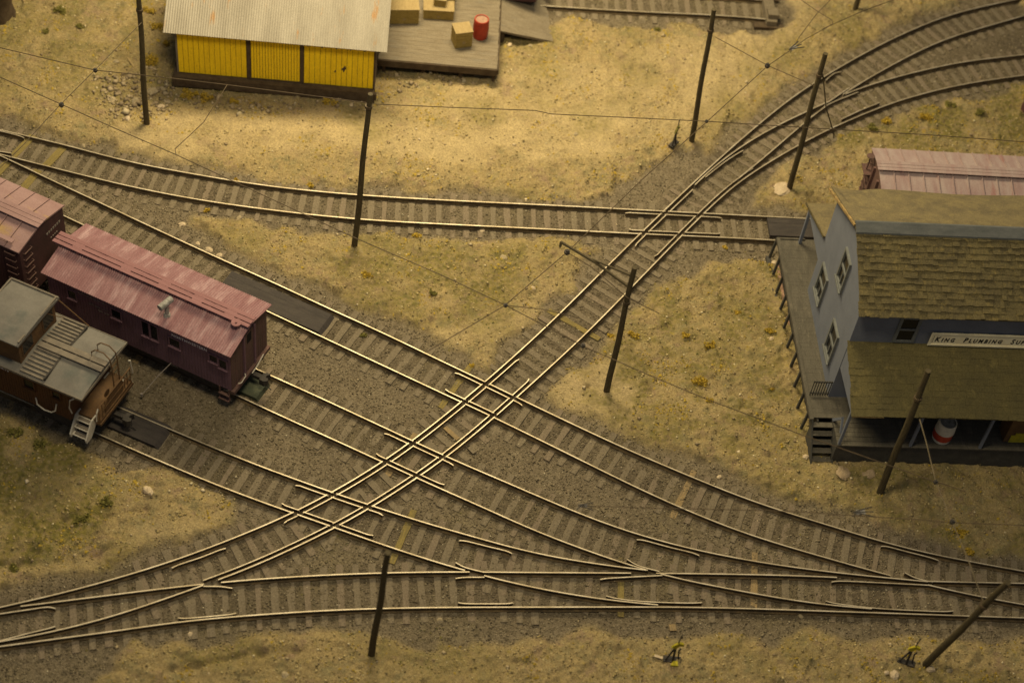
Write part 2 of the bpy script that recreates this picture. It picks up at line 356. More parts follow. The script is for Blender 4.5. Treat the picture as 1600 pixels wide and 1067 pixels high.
for k, (a, b, lab) in TR.items():
    A, Bq = R[a], R[b]
    Ad = resample(A, .2); idx = [near(Bq, p) for p in Ad]
    Cn = (Ad+Bq[idx])/2; gd = np.linalg.norm(Ad-Bq[idx], axis=1)
    ok = (gd > 1.1) & (gd < 1.8) & (np.array(idx) > 1) & (np.array(idx) < len(Bq)-2)
    if k == 'E': ok[:] = (gd < 3)
    Cn = Cn[ok]; CENT.append(Cn)
    mid = Cn[len(Cn)//2]
    root = empty('railway_track', (mid[0], mid[1], 0), 0, lab, 'railway track', 'model railway tracks of the yard')
    inv = np.array([mid[0], mid[1]])
    for q, dz in ((a, 0), (b, .0011)):
        P = R[q]; segs = [s-inv for s in cut(P, id(P))]
        rail_mesh(segs, dz+.0023*'12345DET'.index(k), 'rail', root)
    for n_, g in enumerate(GU[k]):
        own = [c for c in FL if c[3] == k and c[2] == n_]
        if own:
            C0 = own[0]; FLs = FL; FL = [c for c in FL if not (c[3] == k and c[2] == n_)]; segs = cut(g); FL = FLs
        else: segs = [g]
        segs = [s-inv for s in segs if len(s) > 2]
        if segs: rail_mesh(segs, -.0015-.0023*'12345DET'.index(k)-.0006*n_, 'check_rail', root, .85)
    # ties
    if k == 'E': Cn = np.vstack([(R['DL'][pi(DL,1150,226)::14][:60]+0)])[:0] if False else Cn
    if k == 'E':
        # the two diverging branches: left DL/ER, right EL/DR
        sets = []
        for p, q in (('DL','ER'),('EL','DR')):
            Ap = resample(R[p], .2); jd = [near(R[q], t) for t in Ap]; C2 = (Ap+R[q][jd])/2; g2 = np.linalg.norm(Ap-R[q][jd], axis=1)
            sets.append(C2[(g2 > 1.25) & (g2 < 1.65) & (np.array(jd) > 12)])
        CENT += sets; runs = sets
    elif k == 'D': runs = [Cn[(gd[ok] > 1.3) & (gd[ok] < 1.56)]]
    else: runs = [Cn]
    cnt = 0
    for C2 in runs:
        if len(C2) < 3: continue
        C3 = resample(C2, .575); T = np.gradient(C3, axis=0)
        for p, t in zip(C3, T):
            if not (-30 < p[0] < 26): continue
            bad = False
            for (q, kk) in placed:
                dd = (q[0]-p[0])**2+(q[1]-p[1])**2
                if kk != k and dd < (.8 if k in '45D' else .45)**2: bad = True; break
                if kk == k and dd < .3**2: bad = True; break
            if bad: continue
            placed.append(((p[0], p[1]), k))
            v = random.choice([60, 61]) if random.random() < .035 else random.randrange(26); o = bpy.data.objects.new('tie', tie_mesh(v)); COL.objects.link(o); o.parent = root
            an = math.atan2(t[1], t[0])+PI/2+random.gauss(0, .018)
            o.location = (p[0]-mid[0]+random.gauss(0,.01), p[1]-mid[1]+random.gauss(0,.01), random.uniform(-.028, -.005)+.0004*ti % .003)
            o.rotation_euler = (random.gauss(0,.006), random.gauss(0,.004), an); ti += 1; cnt += 1
r1 = [o for o in COL.objects if o.name == 'railway_track'][0]
for a_, b_2 in (((52,212),(18,247)), ((14,252),(-25,292)), ((99,231),(70,261)), ((60,266),(22,312))):
    p, q = W(*a_, .13), W(*b_2, .13); c = (p+q)/2; L = np.linalg.norm(q-p)/2
    o = MB().box(-L, L, -.17, .17, -.1, 0).build('tie', M_['tie3'], r1); o.location = (c[0]-r1.location[0], c[1]-r1.location[1], .14); o.rotation_euler = (0, 0, math.atan2(q[1]-p[1], q[0]-p[0]))
ALLC = np.vstack([c[::2] for c in CENT])

# ------------------------------------------------------------------ ground
gx = np.arange(-32, 27.01, .07); gy = np.arange(21, 82.01, .07)
GX, GY = np.meshgrid(gx, gy)
def vnoise(X, Y, cell, seed):
    r = np.random.default_rng(seed); n = 512; T = r.random((n, n)).astype(np.float32)
    u = X/cell+1000.3; v = Y/cell+1000.7; i = np.floor(u).astype(int); j = np.floor(v).astype(int); fu = u-i; fv = v-j
    fu = fu*fu*(3-2*fu); fv = fv*fv*(3-2*fv); i %= n; j %= n; i1 = (i+1) % n; j1 = (j+1) % n
    return (T[j,i]*(1-fu)+T[j,i1]*fu)*(1-fv)+(T[j1,i]*(1-fu)+T[j1,i1]*fu)*fv-.5
def fbm(X, Y, cell, seed, octs=4, g=.5):
    s = 0; a = 1
    for o in range(octs): s = s+vnoise(X, Y, cell/2**o, seed+o)*a; a *= g
    return s
def inpoly(X, Y, px, z=.1):
    P = [W(x, y, z)[:2] for x, y in px]; ins = np.zeros(X.shape, bool); j = len(P)-1
    for i in range(len(P)):
        xi, yi = P[i]; xj, yj = P[j]
        ins ^= ((yi > Y) != (yj > Y)) & (X < (xj-xi)*(Y-yi)/(yj-yi+1e-12)+xi); j = i
    return ins
def blur(A, n):
    for _ in range(n):
        A = A.copy(); A[1:-1] = (A[:-2]+A[1:-1]*2+A[2:])/4; A[:, 1:-1] = (A[:, :-2]+A[:, 1:-1]*2+A[:, 2:])/4
    return A
wx = GX+fbm(GX, GY, 1.6, 5, 6, .58)*.8; wy = GY+fbm(GX, GY, 1.6, 25, 6, .58)*.8
dist = np.full(GX.shape, 99., np.float32)
for r0 in range(0, GX.shape[0], 40):
    a = wx[r0:r0+40, :, None]; b = wy[r0:r0+40, :, None]
    dist[r0:r0+40] = np.sqrt(((a-ALLC[None, None, :, 0])**2+(b-ALLC[None, None, :, 1])**2).min(2))
ball = dist < 1.50
for poly in ([(60,300),(330,400),(500,495),(740,590),(800,640),(1600,930),(1600,1000),(1250,1000),(1000,985),(700,1010),(560,990),(480,975),(330,985),(200,1010),(120,1100),(-200,1100),(-200,960),(60,905),(180,880),(330,815),(420,790),(200,690),(0,610),(-200,500)],
             [(-100,215),(60,225),(330,300),(440,335),(300,335),(280,350),(400,420),(120,310),(-100,250)],
             [(930,330),(1000,335),(1100,240),(1090,225),(1000,270)], [(1100,390),(1230,385),(1230,400),(1100,410),(960,490),(900,550),(860,600),(1000,400)],
             [(870,-60),(1230,-60),(1230,40),(1180,50),(850,35)]):
    ball |= inpoly(wx, wy, poly)
ball &= ~inpoly(wx, wy, [(140,740),(230,730),(335,768),(362,790),(340,815),(270,850),(160,885),(60,905),(-200,960),(-200,690),(60,700)])
sand = np.clip(blur(1-ball.astype(np.float32), 7)*1.15-.07+fbm(GX, GY, .5, 401, 4)*.5*(4*(lambda b: b*(1-b))(blur(1-ball.astype(np.float32), 14))), 0, 1).astype(np.float32)
def patch(px, n=14): return blur(inpoly(wx, wy, px).astype(np.float32), n)
dust = patch([(150,210),(300,178),(590,190),(760,205),(1000,150),(1150,50),(1180,20),(1300,-60),(1240,70),(1110,190),(930,250),(700,262),(560,235),(330,245),(210,262)], 25)
dust = np.maximum(dust, .8*patch([(860,600),(980,540),(1000,620),(980,690),(880,650)], 10))
dust = np.maximum(dust, .7*patch([(640,520),(790,500),(930,420),(850,490),(760,560),(735,570),(690,555)], 10))
dust = np.maximum(dust, .6*patch([(600,160),(780,120),(1100,60),(1150,130),(1000,190),(700,200)], 20))
dust = np.maximum(dust, .55*patch([(190,850),(350,790),(330,820),(230,870),(60,900)], 10))
dust *= np.clip(.8+fbm(GX, GY, 1.2, 77, 4)*1.2, 0, 1)
moss = np.clip(fbm(GX, GY, 2.4, 91, 5)*2.4-.1, 0, 1)*.55
moss = np.maximum(moss, patch([(-100,640),(100,680),(200,760),(160,830),(40,890),(-100,900)], 25)*np.clip(.75+fbm(GX, GY, 1.0, 93, 5)*2.2, 0, 1))
moss = np.maximum(moss, .9*patch([(1320,120),(1640,130),(1640,260),(1330,235),(1280,220)], 25)*np.clip(.6+fbm(GX, GY, 1.2, 94, 5)*2, 0, 1))
moss = np.maximum(moss, .7*patch([(1270,745),(1640,730),(1640,900),(1500,860),(1330,790)], 20)*np.clip(.6+fbm(GX, GY, 1.2, 95, 5)*2, 0, 1))
moss = np.maximum(moss, .55*patch([(-100,-60),(240,-60),(200,120),(-100,180)], 25)*np.clip(.6+fbm(GX, GY, 1.0, 96, 5)*2, 0, 1))
moss = np.maximum(moss, .7*patch([(960,440),(1210,410),(1260,740),(1000,690),(880,600),(960,500)], 20)*np.clip(.35+fbm(GX, GY, .7, 98, 5)*2.4, 0, 1))
moss = np.maximum(moss, .75*patch([(500,380),(830,390),(800,500),(650,520),(520,440)], 20)*np.clip(.6+fbm(GX, GY, .8, 97, 5)*2, 0, 1))
grit = fbm(GX, GY, .34, 41, 3, .8)
crumb = np.maximum(fbm(GX, GY, .55, 51, 3, .6), 0)
HZ = .045 + grit*.075*(.6+.45*sand)*(1-.6*dust*sand) + sand*(.10+.10*np.clip(blur(sand, 30)*1.4-.4, 0, 1)) + crumb*.24*sand*(1-.75*dust) + fbm(GX, GY, 6, 61, 3)*.22*blur(sand, 20)
dtrue = np.full(GX.shape, 99., np.float32)
for r0 in range(0, GX.shape[0], 40):
    a = GX[r0:r0+40, :, None]; b = GY[r0:r0+40, :, None]
    dtrue[r0:r0+40] = np.sqrt(((a-ALLC[None, None, :, 0])**2+(b-ALLC[None, None, :, 1])**2).min(2))
hd = blur((dtrue < .95).astype(np.float32), 3)
hd2 = blur((dtrue < 1.35).astype(np.float32), 4)
HZ = HZ*(1-.45*hd2) + .064*hd2*(1+.45*fbm(GX, GY, 1.0, 301, 4))
# rut at the lower edge, low spot beside the dock, drilled hole
def addline(px, depth, w):
    global HZ
    P = resample(np.array([W(x, y, .1)[:2] for x, y in px]), .12)
    x0, y0 = P.min(0)-1; x1, y1 = P.max(0)+1
    ix = np.where((gx > x0) & (gx < x1))[0]; iy = np.where((gy > y0) & (gy < y1))[0]
    sx, sy = slice(ix[0], ix[-1]+1), slice(iy[0], iy[-1]+1)
    D = np.sqrt(((GX[sy, sx, None]-P[:, 0])**2+(GY[sy, sx, None]-P[:, 1])**2).min(2))
    HZ[sy, sx] -= depth*np.exp(-(D/w)**2)
addline([(270,1050),(310,1043),(350,1033),(385,1024),(470,1018)], .14, .16)
addline([(0,880),(20,886),(45,880)], .2, .2); addline([(60,868),(100,880),(150,872)], .12, .22); addline([(100,815),(160,812),(230,800)], .12, .15)
addline([(918,604),(919,604.5)], .25, .09); addline([(200,770),(290,795),(340,813)], .04, .05)
ex = [-140, -60]; xs = np.r_[ex, gx, 60, 140]; ys = np.r_[[-40, 5], gy, 110, 180]
def pad(A):
    q = np.pad(A, 2, mode='constant', constant_values=float(np.mean(A[[0, -1]]))); return q
Z = pad(HZ); ny, nx = Z.shape; XX, YY = np.meshgrid(xs, ys)
vv = np.empty((ny*nx, 3), np.float32); vv[:, 0] = XX.ravel(); vv[:, 1] = YY.ravel(); vv[:, 2] = Z.ravel()
ii = np.arange(ny*nx).reshape(ny, nx); q = np.stack([ii[:-1,:-1], ii[:-1,1:], ii[1:,1:], ii[1:,:-1]], -1).reshape(-1, 4)
me = bpy.data.meshes.new('ground'); me.vertices.add(len(vv)); me.vertices.foreach_set('co', vv.ravel())
me.loops.add(q.size); me.loops.foreach_set('vertex_index', q.ravel().astype(np.int32)); me.polygons.add(len(q))
me.polygons.foreach_set('loop_start', np.arange(0, q.size, 4, dtype=np.int32)); me.polygons.foreach_set('use_smooth', np.ones(len(q), bool))
me.update(calc_edges=True)
for nm, A in (('sand', sand), ('dust', dust*sand), ('moss', moss*sand+moss*.25), ('bed', blur((dtrue < 1.15).astype(np.float32), 4)*np.clip(.75+fbm(GX, GY, .9, 611, 4)*.9, 0, 1))):
    at = me.attributes.new(nm, 'FLOAT', 'POINT'); at.data.foreach_set('value', pad(A).ravel().astype(np.float32))
def hz(x, y):
    i = int(np.clip((x+32)/.07, 0, len(gx)-1)); j = int(np.clip((y-21)/.07, 0, len(gy)-1)); return float(HZ[j, i])
def at(A, x, y): return A[np.clip(((y-21)/.07).astype(int), 0, len(gy)-1), np.clip(((x+32)/.07).astype(int), 0, len(gx)-1)]

gm = bpy.data.materials.new('scenic_ground'); gm.use_nodes = True; nt = gm.node_tree; N = nt.nodes; Lk = nt.links
bs = N['Principled BSDF']; bs.inputs['Roughness'].default_value = .97; bs.inputs['Specular IOR Level'].default_value = .1
tc = N.new('ShaderNodeTexCoord')
def nz(sc, det=5, ro=.65):
    n = N.new('ShaderNodeTexNoise'); n.inputs['Scale'].default_value = sc; n.inputs['Detail'].default_value = det; n.inputs['Roughness'].default_value = ro
    Lk.new(tc.outputs['Object'], n.inputs['Vector']); return n.outputs['Fac']
def mr(f, a, z, c=0., d=1.):
    r = N.new('ShaderNodeMapRange'); r.inputs['From Min'].default_value = a; r.inputs['From Max'].default_value = z; r.inputs['To Min'].default_value = c; r.inputs['To Max'].default_value = d
    Lk.new(f, r.inputs['Value']); return r.outputs['Result']
def mx(f, a, z, typ='MIX'):
    x = N.new('ShaderNodeMix'); x.data_type = 'RGBA'; x.blend_type = typ
    if isinstance(f, float): x.inputs[0].default_value = f
    else: Lk.new(f, x.inputs[0])
    for i, v in ((6, a), (7, z)):
        if isinstance(v, tuple): x.inputs[i].default_value = (*v, 1)
        else: Lk.new(v, x.inputs[i])
    return x.outputs[2]
def att(n):
    a = N.new('ShaderNodeAttribute'); a.attribute_name = n; return a.outputs['Fac']
def mul(a, b):
    m = N.new('ShaderNodeMath'); m.operation = 'MULTIPLY'; Lk.new(a, m.inputs[0]); Lk.new(b, m.inputs[1]); return m.outputs[0]
san0 = 0
bal = mx(mr(nz(1.1), .35, .65), (.185,.147,.098), (.235,.190,.128))
bal = mx(mr(nz(7, 5, .8), .50, .66), bal, (.125,.10,.06)); bal = mx(mr(nz(11, 4, .8), .55, .68), bal, (.29,.245,.165))
bal = mx(att('bed'), bal, mx(mr(nz(8, 5, .8), .42, .62), (.115,.091,.061), (.18,.145,.098)))
san = mx(mr(nz(.7), .35, .65), (.405,.303,.145), (.32,.243,.12))
san = mx(mr(nz(4.5, 6, .8), .50, .66), san, (.27,.215,.105)); san = mx(mr(nz(9, 4, .8), .56, .68), san, (.52,.43,.24)); san = mx(mr(nz(1.7, 5, .7), .50, .64), san, (.27,.225,.115))
san = mx(mr(nz(3.3, 4), .60, .75), san, (.38,.29,.075))
san = mx(mr(nz(1.3, 6, .75), .54, .64), san, (.30,.215,.13))
san = mx(att('dust'), san, mx(mr(nz(2.2), .35, .65), (.50,.385,.20), (.42,.325,.175)))
col = mx(att('sand'), bal, san)
col = mx(mul(att('moss'), mr(nz(6, 5), .34, .58)), col, mx(mr(nz(4), .4, .6), (.14,.125,.04), (.235,.19,.055)))
gr = nz(12, 5, .85); cb = N.new('ShaderNodeCombineColor'); g1 = mr(gr, .32, .68, .55, 1.45)
for i in range(3): Lk.new(g1, cb.inputs[i])
col = mx(1., col, cb.outputs[0], 'MULTIPLY'); Lk.new(col, bs.inputs['Base Color'])
bp = N.new('ShaderNodeBump'); bp.inputs['Strength'].default_value = 1.; bp.inputs['Distance'].default_value = .09
Lk.new(nz(20, 5, .75), bp.inputs['Height']); Lk.new(bp.outputs[0], bs.inputs['Normal'])
me.materials.append(gm); go = bpy.data.objects.new('ground', me); COL.objects.link(go)
tag(go, 'sandy and ballast covered model railway ground', kind='structure')

# gravel and ground-foam scatter -------------------------------------------------
def scatter(name, n, weight, size, flat, cols, label, seed, faces='oct', lift=.3, mult=6):
    r = np.random.default_rng(seed); x = r.uniform(-27, 24, n*mult); y = r.uniform(24, 78, n*mult)
    k = r.random(n*mult) < weight(x, y); x = x[k][:n]; y = y[k][:n]; n = len(x)
    s = size[0]*(size[1]/size[0])**(r.random(n)**2.2); z = at(HZ, x, y)
    if faces == 'oct':
        base = np.array([(1,0,0),(0,1,0),(-1,0,0),(0,-1,0),(0,0,1),(0,0,-1)], float); F0 = [(0,1,4),(1,2,4),(2,3,4),(3,0,4),(1,0,5),(2,1,5),(3,2,5),(0,3,5)]
    else:
        base = np.array([(1,0,-.5),(-.5,.87,-.5),(-.5,-.87,-.5),(0,0,1)], float); F0 = [(0,1,3),(1,2,3),(2,0,3)]
    nb = len(base); V = base[None]*(1+r.uniform(-.4,.4,(n, nb, 1)))+r.uniform(-.28,.28,(n, nb, 3))
    V[:, :, 2] *= flat; V *= s[:, None, None]/2
    a = r.uniform(0, 2*PI, n); ca, sa = np.cos(a)[:, None], np.sin(a)[:, None]
    X = V[:, :, 0]*ca-V[:, :, 1]*sa; Y = V[:, :, 0]*sa+V[:, :, 1]*ca
    Vw = np.stack([X+x[:, None], Y+y[:, None], V[:, :, 2]+(z+s*flat*lift*.5)[:, None]], -1).reshape(-1, 3).astype(np.float32)
    Fi = (np.array(F0)[None]+(np.arange(n)*nb)[:, None, None]).reshape(-1, 3)
    me = bpy.data.meshes.new(name); me.vertices.add(len(Vw)); me.vertices.foreach_set('co', Vw.ravel())
    me.loops.add(Fi.size); me.loops.foreach_set('vertex_index', Fi.ravel().astype(np.int32)); me.polygons.add(len(Fi))
    me.polygons.foreach_set('loop_start', np.arange(0, Fi.size, 3, dtype=np.int32)); me.update(calc_edges=True)
    v = np.repeat(r.random(n), len(F0)).astype(np.float32)
    A = me.attributes.new('tone', 'FLOAT', 'FACE'); A.data.foreach_set('value', v)
    m = bpy.data.materials.new(name+'_tone'); m.use_nodes = True; b = m.node_tree.nodes['Principled BSDF']; b.inputs['Roughness'].default_value = .95; b.inputs['Specular IOR Level'].default_value = .15
    t = m.node_tree.nodes.new('ShaderNodeAttribute'); t.attribute_name = 'tone'; cr = m.node_tree.nodes.new('ShaderNodeValToRGB'); cr.color_ramp.interpolation = 'CONSTANT'
    while len(cr.color_ramp.elements) < len(cols): cr.color_ramp.elements.new(.5)
    for i, (e, c) in enumerate(zip(cr.color_ramp.elements, cols)): e.position = c[0]; e.color = (*c[1], 1)
    m.node_tree.links.new(t.outputs['Fac'], cr.inputs[0]); m.node_tree.links.new(cr.outputs[0], b.inputs['Base Color'])
    me.materials.append(m); o = bpy.data.objects.new(name, me); COL.objects.link(o)
    return tag(o, label, kind='stuff')
offtrk = blur((dist > .95).astype(np.float32), 1)
scatter('ballast_gravel', 95000, lambda x, y: (1-at(sand, x, y))*.95+.02, (.045, .10), .8, [(0,(.09,.072,.045)),(.25,(.16,.13,.082)),(.55,(.22,.18,.115)),(.80,(.29,.24,.16)),(.97,(.42,.36,.25))], 'fine grey brown ballast stones', 3)
scatter('sand_grit', 50000, lambda x, y: at(sand, x, y)*(1-.85*at(dust, x, y))*.9, (.05, .13), .75, [(0,(.21,.165,.08)),(.2,(.29,.225,.10)),(.45,(.37,.285,.13)),(.75,(.45,.36,.18)),(.96,(.60,.51,.32))], 'sandy grit and small crumbs of earth', 4)
scatter('pebbles', 900, lambda x, y: at(sand, x, y)*.8+.12, (.09, .22), .7, [(0,(.26,.20,.12)),(.4,(.38,.30,.18)),(.7,(.47,.38,.24)),(.93,(.60,.50,.34))], 'small pale pebbles strewn over the ground', 5)
cl = np.clip(fbm(GX, GY, .9, 131, 4)*4-.75, 0, 1)
scatter('mustard_ground_foam', 26000, lambda x, y: at(cl, x, y)*at(sand, x, y)*(1-at(dust, x, y))+.006*at(sand, x, y), (.06, .15), .9, [(0,(.33,.23,.035)),(.4,(.34,.24,.04)),(.75,(.21,.165,.045))], 'mustard yellow scatter of dry ground cover', 6, 'tet', .6)
cl2 = np.clip(fbm(GX, GY, .8, 151, 4)*3.5-.5, 0, 1)*np.clip(moss*1.5, 0, 1)
scatter('green_ground_foam', 9000, lambda x, y: at(cl2, x, y)*.9+.002, (.05, .11), .9, [(0,(.10,.095,.028)),(.45,(.155,.13,.04)),(.8,(.075,.085,.03))], 'olive green scatter of low moss', 8, 'tet', .6)

rub = patch([(150,120),(270,120),(280,160),(262,196),(185,200),(140,175)], 6)+.8*patch([(275,150),(330,152),(590,168),(590,178),(400,180),(290,172)], 4)+.5*patch([(600,125),(700,115),(775,122),(760,132),(640,140)], 3)
scatter('rubble', 420, lambda x, y: at(rub, x, y)*.95, (.12, .38), .7, [(0,(.20,.155,.10)),(.3,(.27,.21,.13)),(.65,(.34,.27,.17)),(.94,(.42,.35,.23))], 'loose tan rubble beside and below the yellow shed', 15, mult=600)
# individual rocks ---------------------------------------------------------------
def rock_mb(r, flat, seed):
    rr = random.Random(seed); mb = MB(); n = 9; rings = [(.0,.92),(.38,.95),(.72,.68),(.95,.25)]; vs = []
    for j, (z, w) in enumerate(rings):
        for k in range(n):
            t = 2*PI*k/n; q = r*w*(1+rr.uniform(-.22,.22)); vs.append((q*math.cos(t)*1.15, q*math.sin(t)*.9, r*flat*2*(z-.12)*(1+rr.uniform(-.12,.12))))
    vs.append((0, 0, r*flat*2*.9)); fs = [(j*n+k, j*n+(k+1) % n, (j+1)*n+(k+1) % n, (j+1)*n+k) for j in range(3) for k in range(n)]
    fs += [(3*n+k, 3*n+(k+1) % n, 4*n) for k in range(n)]
    return mb.add(vs, fs)
def rock(px, py, wpx, label, m='rock', flat=.42, seed=0):
    p = W(px, py, .2); h = hz(p[0], p[1])
    o = rock_mb(wpx/41/2, flat, seed or int(px*7+py)).build('rock', M_[m])
    o.location = (p[0], p[1], h-.01); o.rotation_euler = (0, 0, (px*13 % 63)/10)
    return tag(o, label, 'rock', 'larger rocks lying on the ground')
for a in [
 (1222,295,34,'cream elongated rock at the foot of the pole left of the blue house','rockpale'),
 (232,771,17,'round pale rock in the sandy patch below the brown caboose','rockpale'),
 (833,453,8,'small white stone inside the central sand triangle','rockpale'),
 (284,347,12,'pale pinkish rock at the left tip of the central sand triangle','rockpale'),
 (374,337,11,'rounded tan rock just below the upper track near the triangle tip'),
 (309,378,9,'small pink rock beside the sloping rail, left of three','rockpale'),
 (327,388,14,'pinkish rock beside the sloping rail, middle of three','rockpale'),
 (342,396,10,'small pinkish rock beside the sloping rail, right of three','rockpale'),
 (238,147,20,'large round rock between the leftmost pole and the shed corner'),
 (254,140,13,'tan rock against the left foot of the yellow shed'),
 (182,98,10,'rounded stone left of the leftmost pole beside the yellow weeds'),
 (212,162,14,'rock touching the left side of the leftmost pole'),
 (176,160,15,'low tan rock in the rubble patch left of the leftmost pole'),
 (252,168,16,'angular rock right of the base of the leftmost pole','rockpale'),
 (200,188,12,'pale rock below the rubble, left of the pole base','rockpale'),
 (262,160,12,'stone under the front edge of the shed platform at its left end'),
 (178,176,8,'small stone at the lower left of the rubble patch'),
 (225,180,10,'stone right beside the foot of the leftmost pole','rockpale'),
 (362,166,10,'grey stone among weeds under the shed front'),
 (549,169,8,'whitish pebble in the shade below the shed front right half','rockpale'),
 (864,182,6,'tiny pink stone just under the horizontal wire in the dusty clearing','rockpale'),
 (900,210,9,'pink brown stone in the dusty clearing right of centre'),
 (796,74,10,'orange tan stone in the dark gap under the ramp edge','rockpale'),
 (829,72,8,'small stone at the tip of the gap under the ramp'),
 (606,148,9,'stone at the right corner of the yellow shed'),
 (688,946+20,9,'flat yellowish stone just below the bottom track near its centre'),
 (445,1053,12,'rounded stone near the bottom edge left of the bottom centre pole'),
 (1454,1046,12,'pale rock right of the foot of the leaning corner pole','rockpale'),
 (1397,1055,16,'oblong pale rock near the bottom edge left of the corner pole','rockpale'),
 (1384,1053,8,'small pale stone at the bottom edge, left of the oblong rock','rockpale'),
 (1483,1047,10,'brownish stone further right of the leaning corner pole'),
 (1252,960,8,'yellowish cube-like stone just below the bottom track on the right'),
 (1205,530,9,'pale stone below the yellow weed left of the deck','rockpale'),
 (1211,412,13,'pale pink rock beside the far end of the wooden deck','rockpale'),
 (1125,742,8,'pale stone beside the upper sloping rail below the sandy bank','rockpale'),
 (297,988,9,'pale stone below the bottom track near the left check rail','rockpale'),
 (130,205+20,8,'brown stone between the upper tracks at the far left'),
 (1258,716,10,'pale chunk at the left foot of the deck stairs','rockpale'),
 (1315,742,26,'flat pink plaster lump in front of the stairs','rockflat'),
 (1355,743,24,'flat pink plaster lump in front of the porch, right of its twin','rockflat'),
 (1080,68+20,7,'small pale stone under the pole top in the upper clearing','rockpale'),
 (754,358,11,'pale stone just below the upper track in the middle','rockpale'),
 (787,403,13,'flat tan rock in the upper part of the sand triangle'),
]: rock(*a[:3], a[3], a[4] if len(a) > 4 else 'rock', .42 if a[2] < 24 else .18)

# weeds ---------------------------------------------------------------------------
def weed(px, py, wpx, label, m='bushy', hgt=.5, n=260):
    p = W(px, py, .2); r = wpx/41/2*1.15; rr = random.Random(int(px+py*3)); mb = MB(); h = hz(p[0], p[1])
    lumps = [(rr.uniform(-.7,.7)*r, rr.uniform(-.5,.5)*r, rr.uniform(.3,.7)*r*hgt*1.4, rr.uniform(.3,.55)*r) for _ in range(7)]
    for i in range(int(n*max(.6, wpx/25))):
        L = rr.choice(lumps); u = Vector((rr.gauss(0,1), rr.gauss(0,1), rr.gauss(0,1))).normalized()*L[3]*rr.uniform(.5,1)
        c = Vector((L[0]+u.x, L[1]+u.y, max(.0, L[2]+u.z*hgt*1.4))); s = rr.uniform(.03,.07)
        vs = [c+Vector((rr.uniform(-1,1), rr.uniform(-1,1), rr.uniform(-1,1)))*s for _ in range(4)]
        mb.add(vs, [(0,1,2),(0,2,3),(0,3,1),(1,3,2)])
    mb.tube([(0,0,-.02),(r*.1,0,r*.3)], .02, 4); mb.tube([(r*.3,0,-.02),(r*.35,.02,r*.3)], .015, 4)
    o = mb.build('weed_clump', M_[m]); o.location = (p[0], p[1], h-.01)
    return tag(o, label, 'weed', 'dry foam weed clumps')
for a in [
 (240,100,34,'big mustard weed clump between the leftmost pole and the yellow shed'),
 (233,18,22,'mustard weed clump right of the top of the leftmost pole'),
 (246,45,24,'mustard weed clump touching the left eave of the shed roof'),
 (262,70,16,'olive yellow weed against the left wall of the yellow shed'),
 (298,150,30,'yellow brown weed clump under the left part of the shed front'),
 (325,158,22,'mustard weed in the shade under the shed front, second from left'),
 (366,160,16,'small olive weed below the shed platform near the door'),
 (516,164,24,'bright mustard weed below the right half of the shed front'),
 (95,18,26,'dark green weed tuft near the upper left corner','bushg'),
 (125,45,18,'dull green weed tuft left of the leftmost pole','bushg'),
 (70,50,16,'olive weed tuft below the dark object in the upper left corner','bushg'),
 (1028,46,14,'green weed tuft left of the tall pole below the top track','bushg'),
 (955,522,12,'yellow weed left of the foot of the middle pole'),
 (990,524,16,'yellow weed right of the middle pole'),
 (1092,600,26,'low spreading mustard weed on the sandy bank right of the middle pole'),
 (1108,544,18,'flat mustard patch of weed in the middle of the sandy bank'),
 (1204,520,17,'bright yellow weed beside the wooden deck'),
 (1070,527,11,'small yellow weed in the upper part of the sandy bank'),
 (1108,628,11,'small yellow weed just under the sagging wire on the bank'),
 (1153,490,10,'tiny mustard weed left of the bright yellow one by the deck'),
 (1204,612,10,'tiny yellow weed near the lower part of the deck'),
 (1133,384,10,'small yellow weed below the crossing near the house'),
 (572,432,16,'orange and green weed in the left half of the sand triangle'),
 (676,462,12,'small green weed in the centre of the sand triangle','bushg'),
 (652,367,14,'mustard weed just under the upper track'),
 (486,288,12,'mustard weed above the upper track left of the near pole'),
 (370,279,8,'tiny mustard weed above the upper track at far left'),
 (323,327,10,'orange yellow weed between the two upper left tracks'),
 (1362,200,24,'green and yellow weed left of the pale boxcar roof','bushg'),
 (1446,186,26,'mustard weed behind the pale boxcar'),
 (1485,165,18,'green weed in the upper right meadow','bushg'),
 (1530,180,22,'olive weed in the upper right meadow near the dark post','bushg'),
 (1385,187,20,'yellow weed beside the green one behind the boxcar'),
 (1500,835,20,'mustard weed below the wire junction at right'),
 (1515,862,16,'mustard weed between the wire junction and the upper sloping rail'),
 (60,695,22,'dark green weed at the left below the brown caboose','bushg'),
 (25,680,22,'dark green weed at the left edge below the brown caboose','bushg'),
 (170,785,20,'dark green weed at the left of the lower sand patch','bushg'),
 (130,812,24,'olive weed in the dark mossy ground at lower left','bushg'),
 (24,884,20,'green weed on the low ledge at the left edge','bushg'),
 (568,566-44,9,'tiny green weed between the sloping rails','bushg'),
 (738,560+9,7,'tiny green weed at the lower tip of the sand triangle','bushy'),
]: weed(*a[:3], a[3], a[4] if len(a) > 4 else 'bushy', .45)

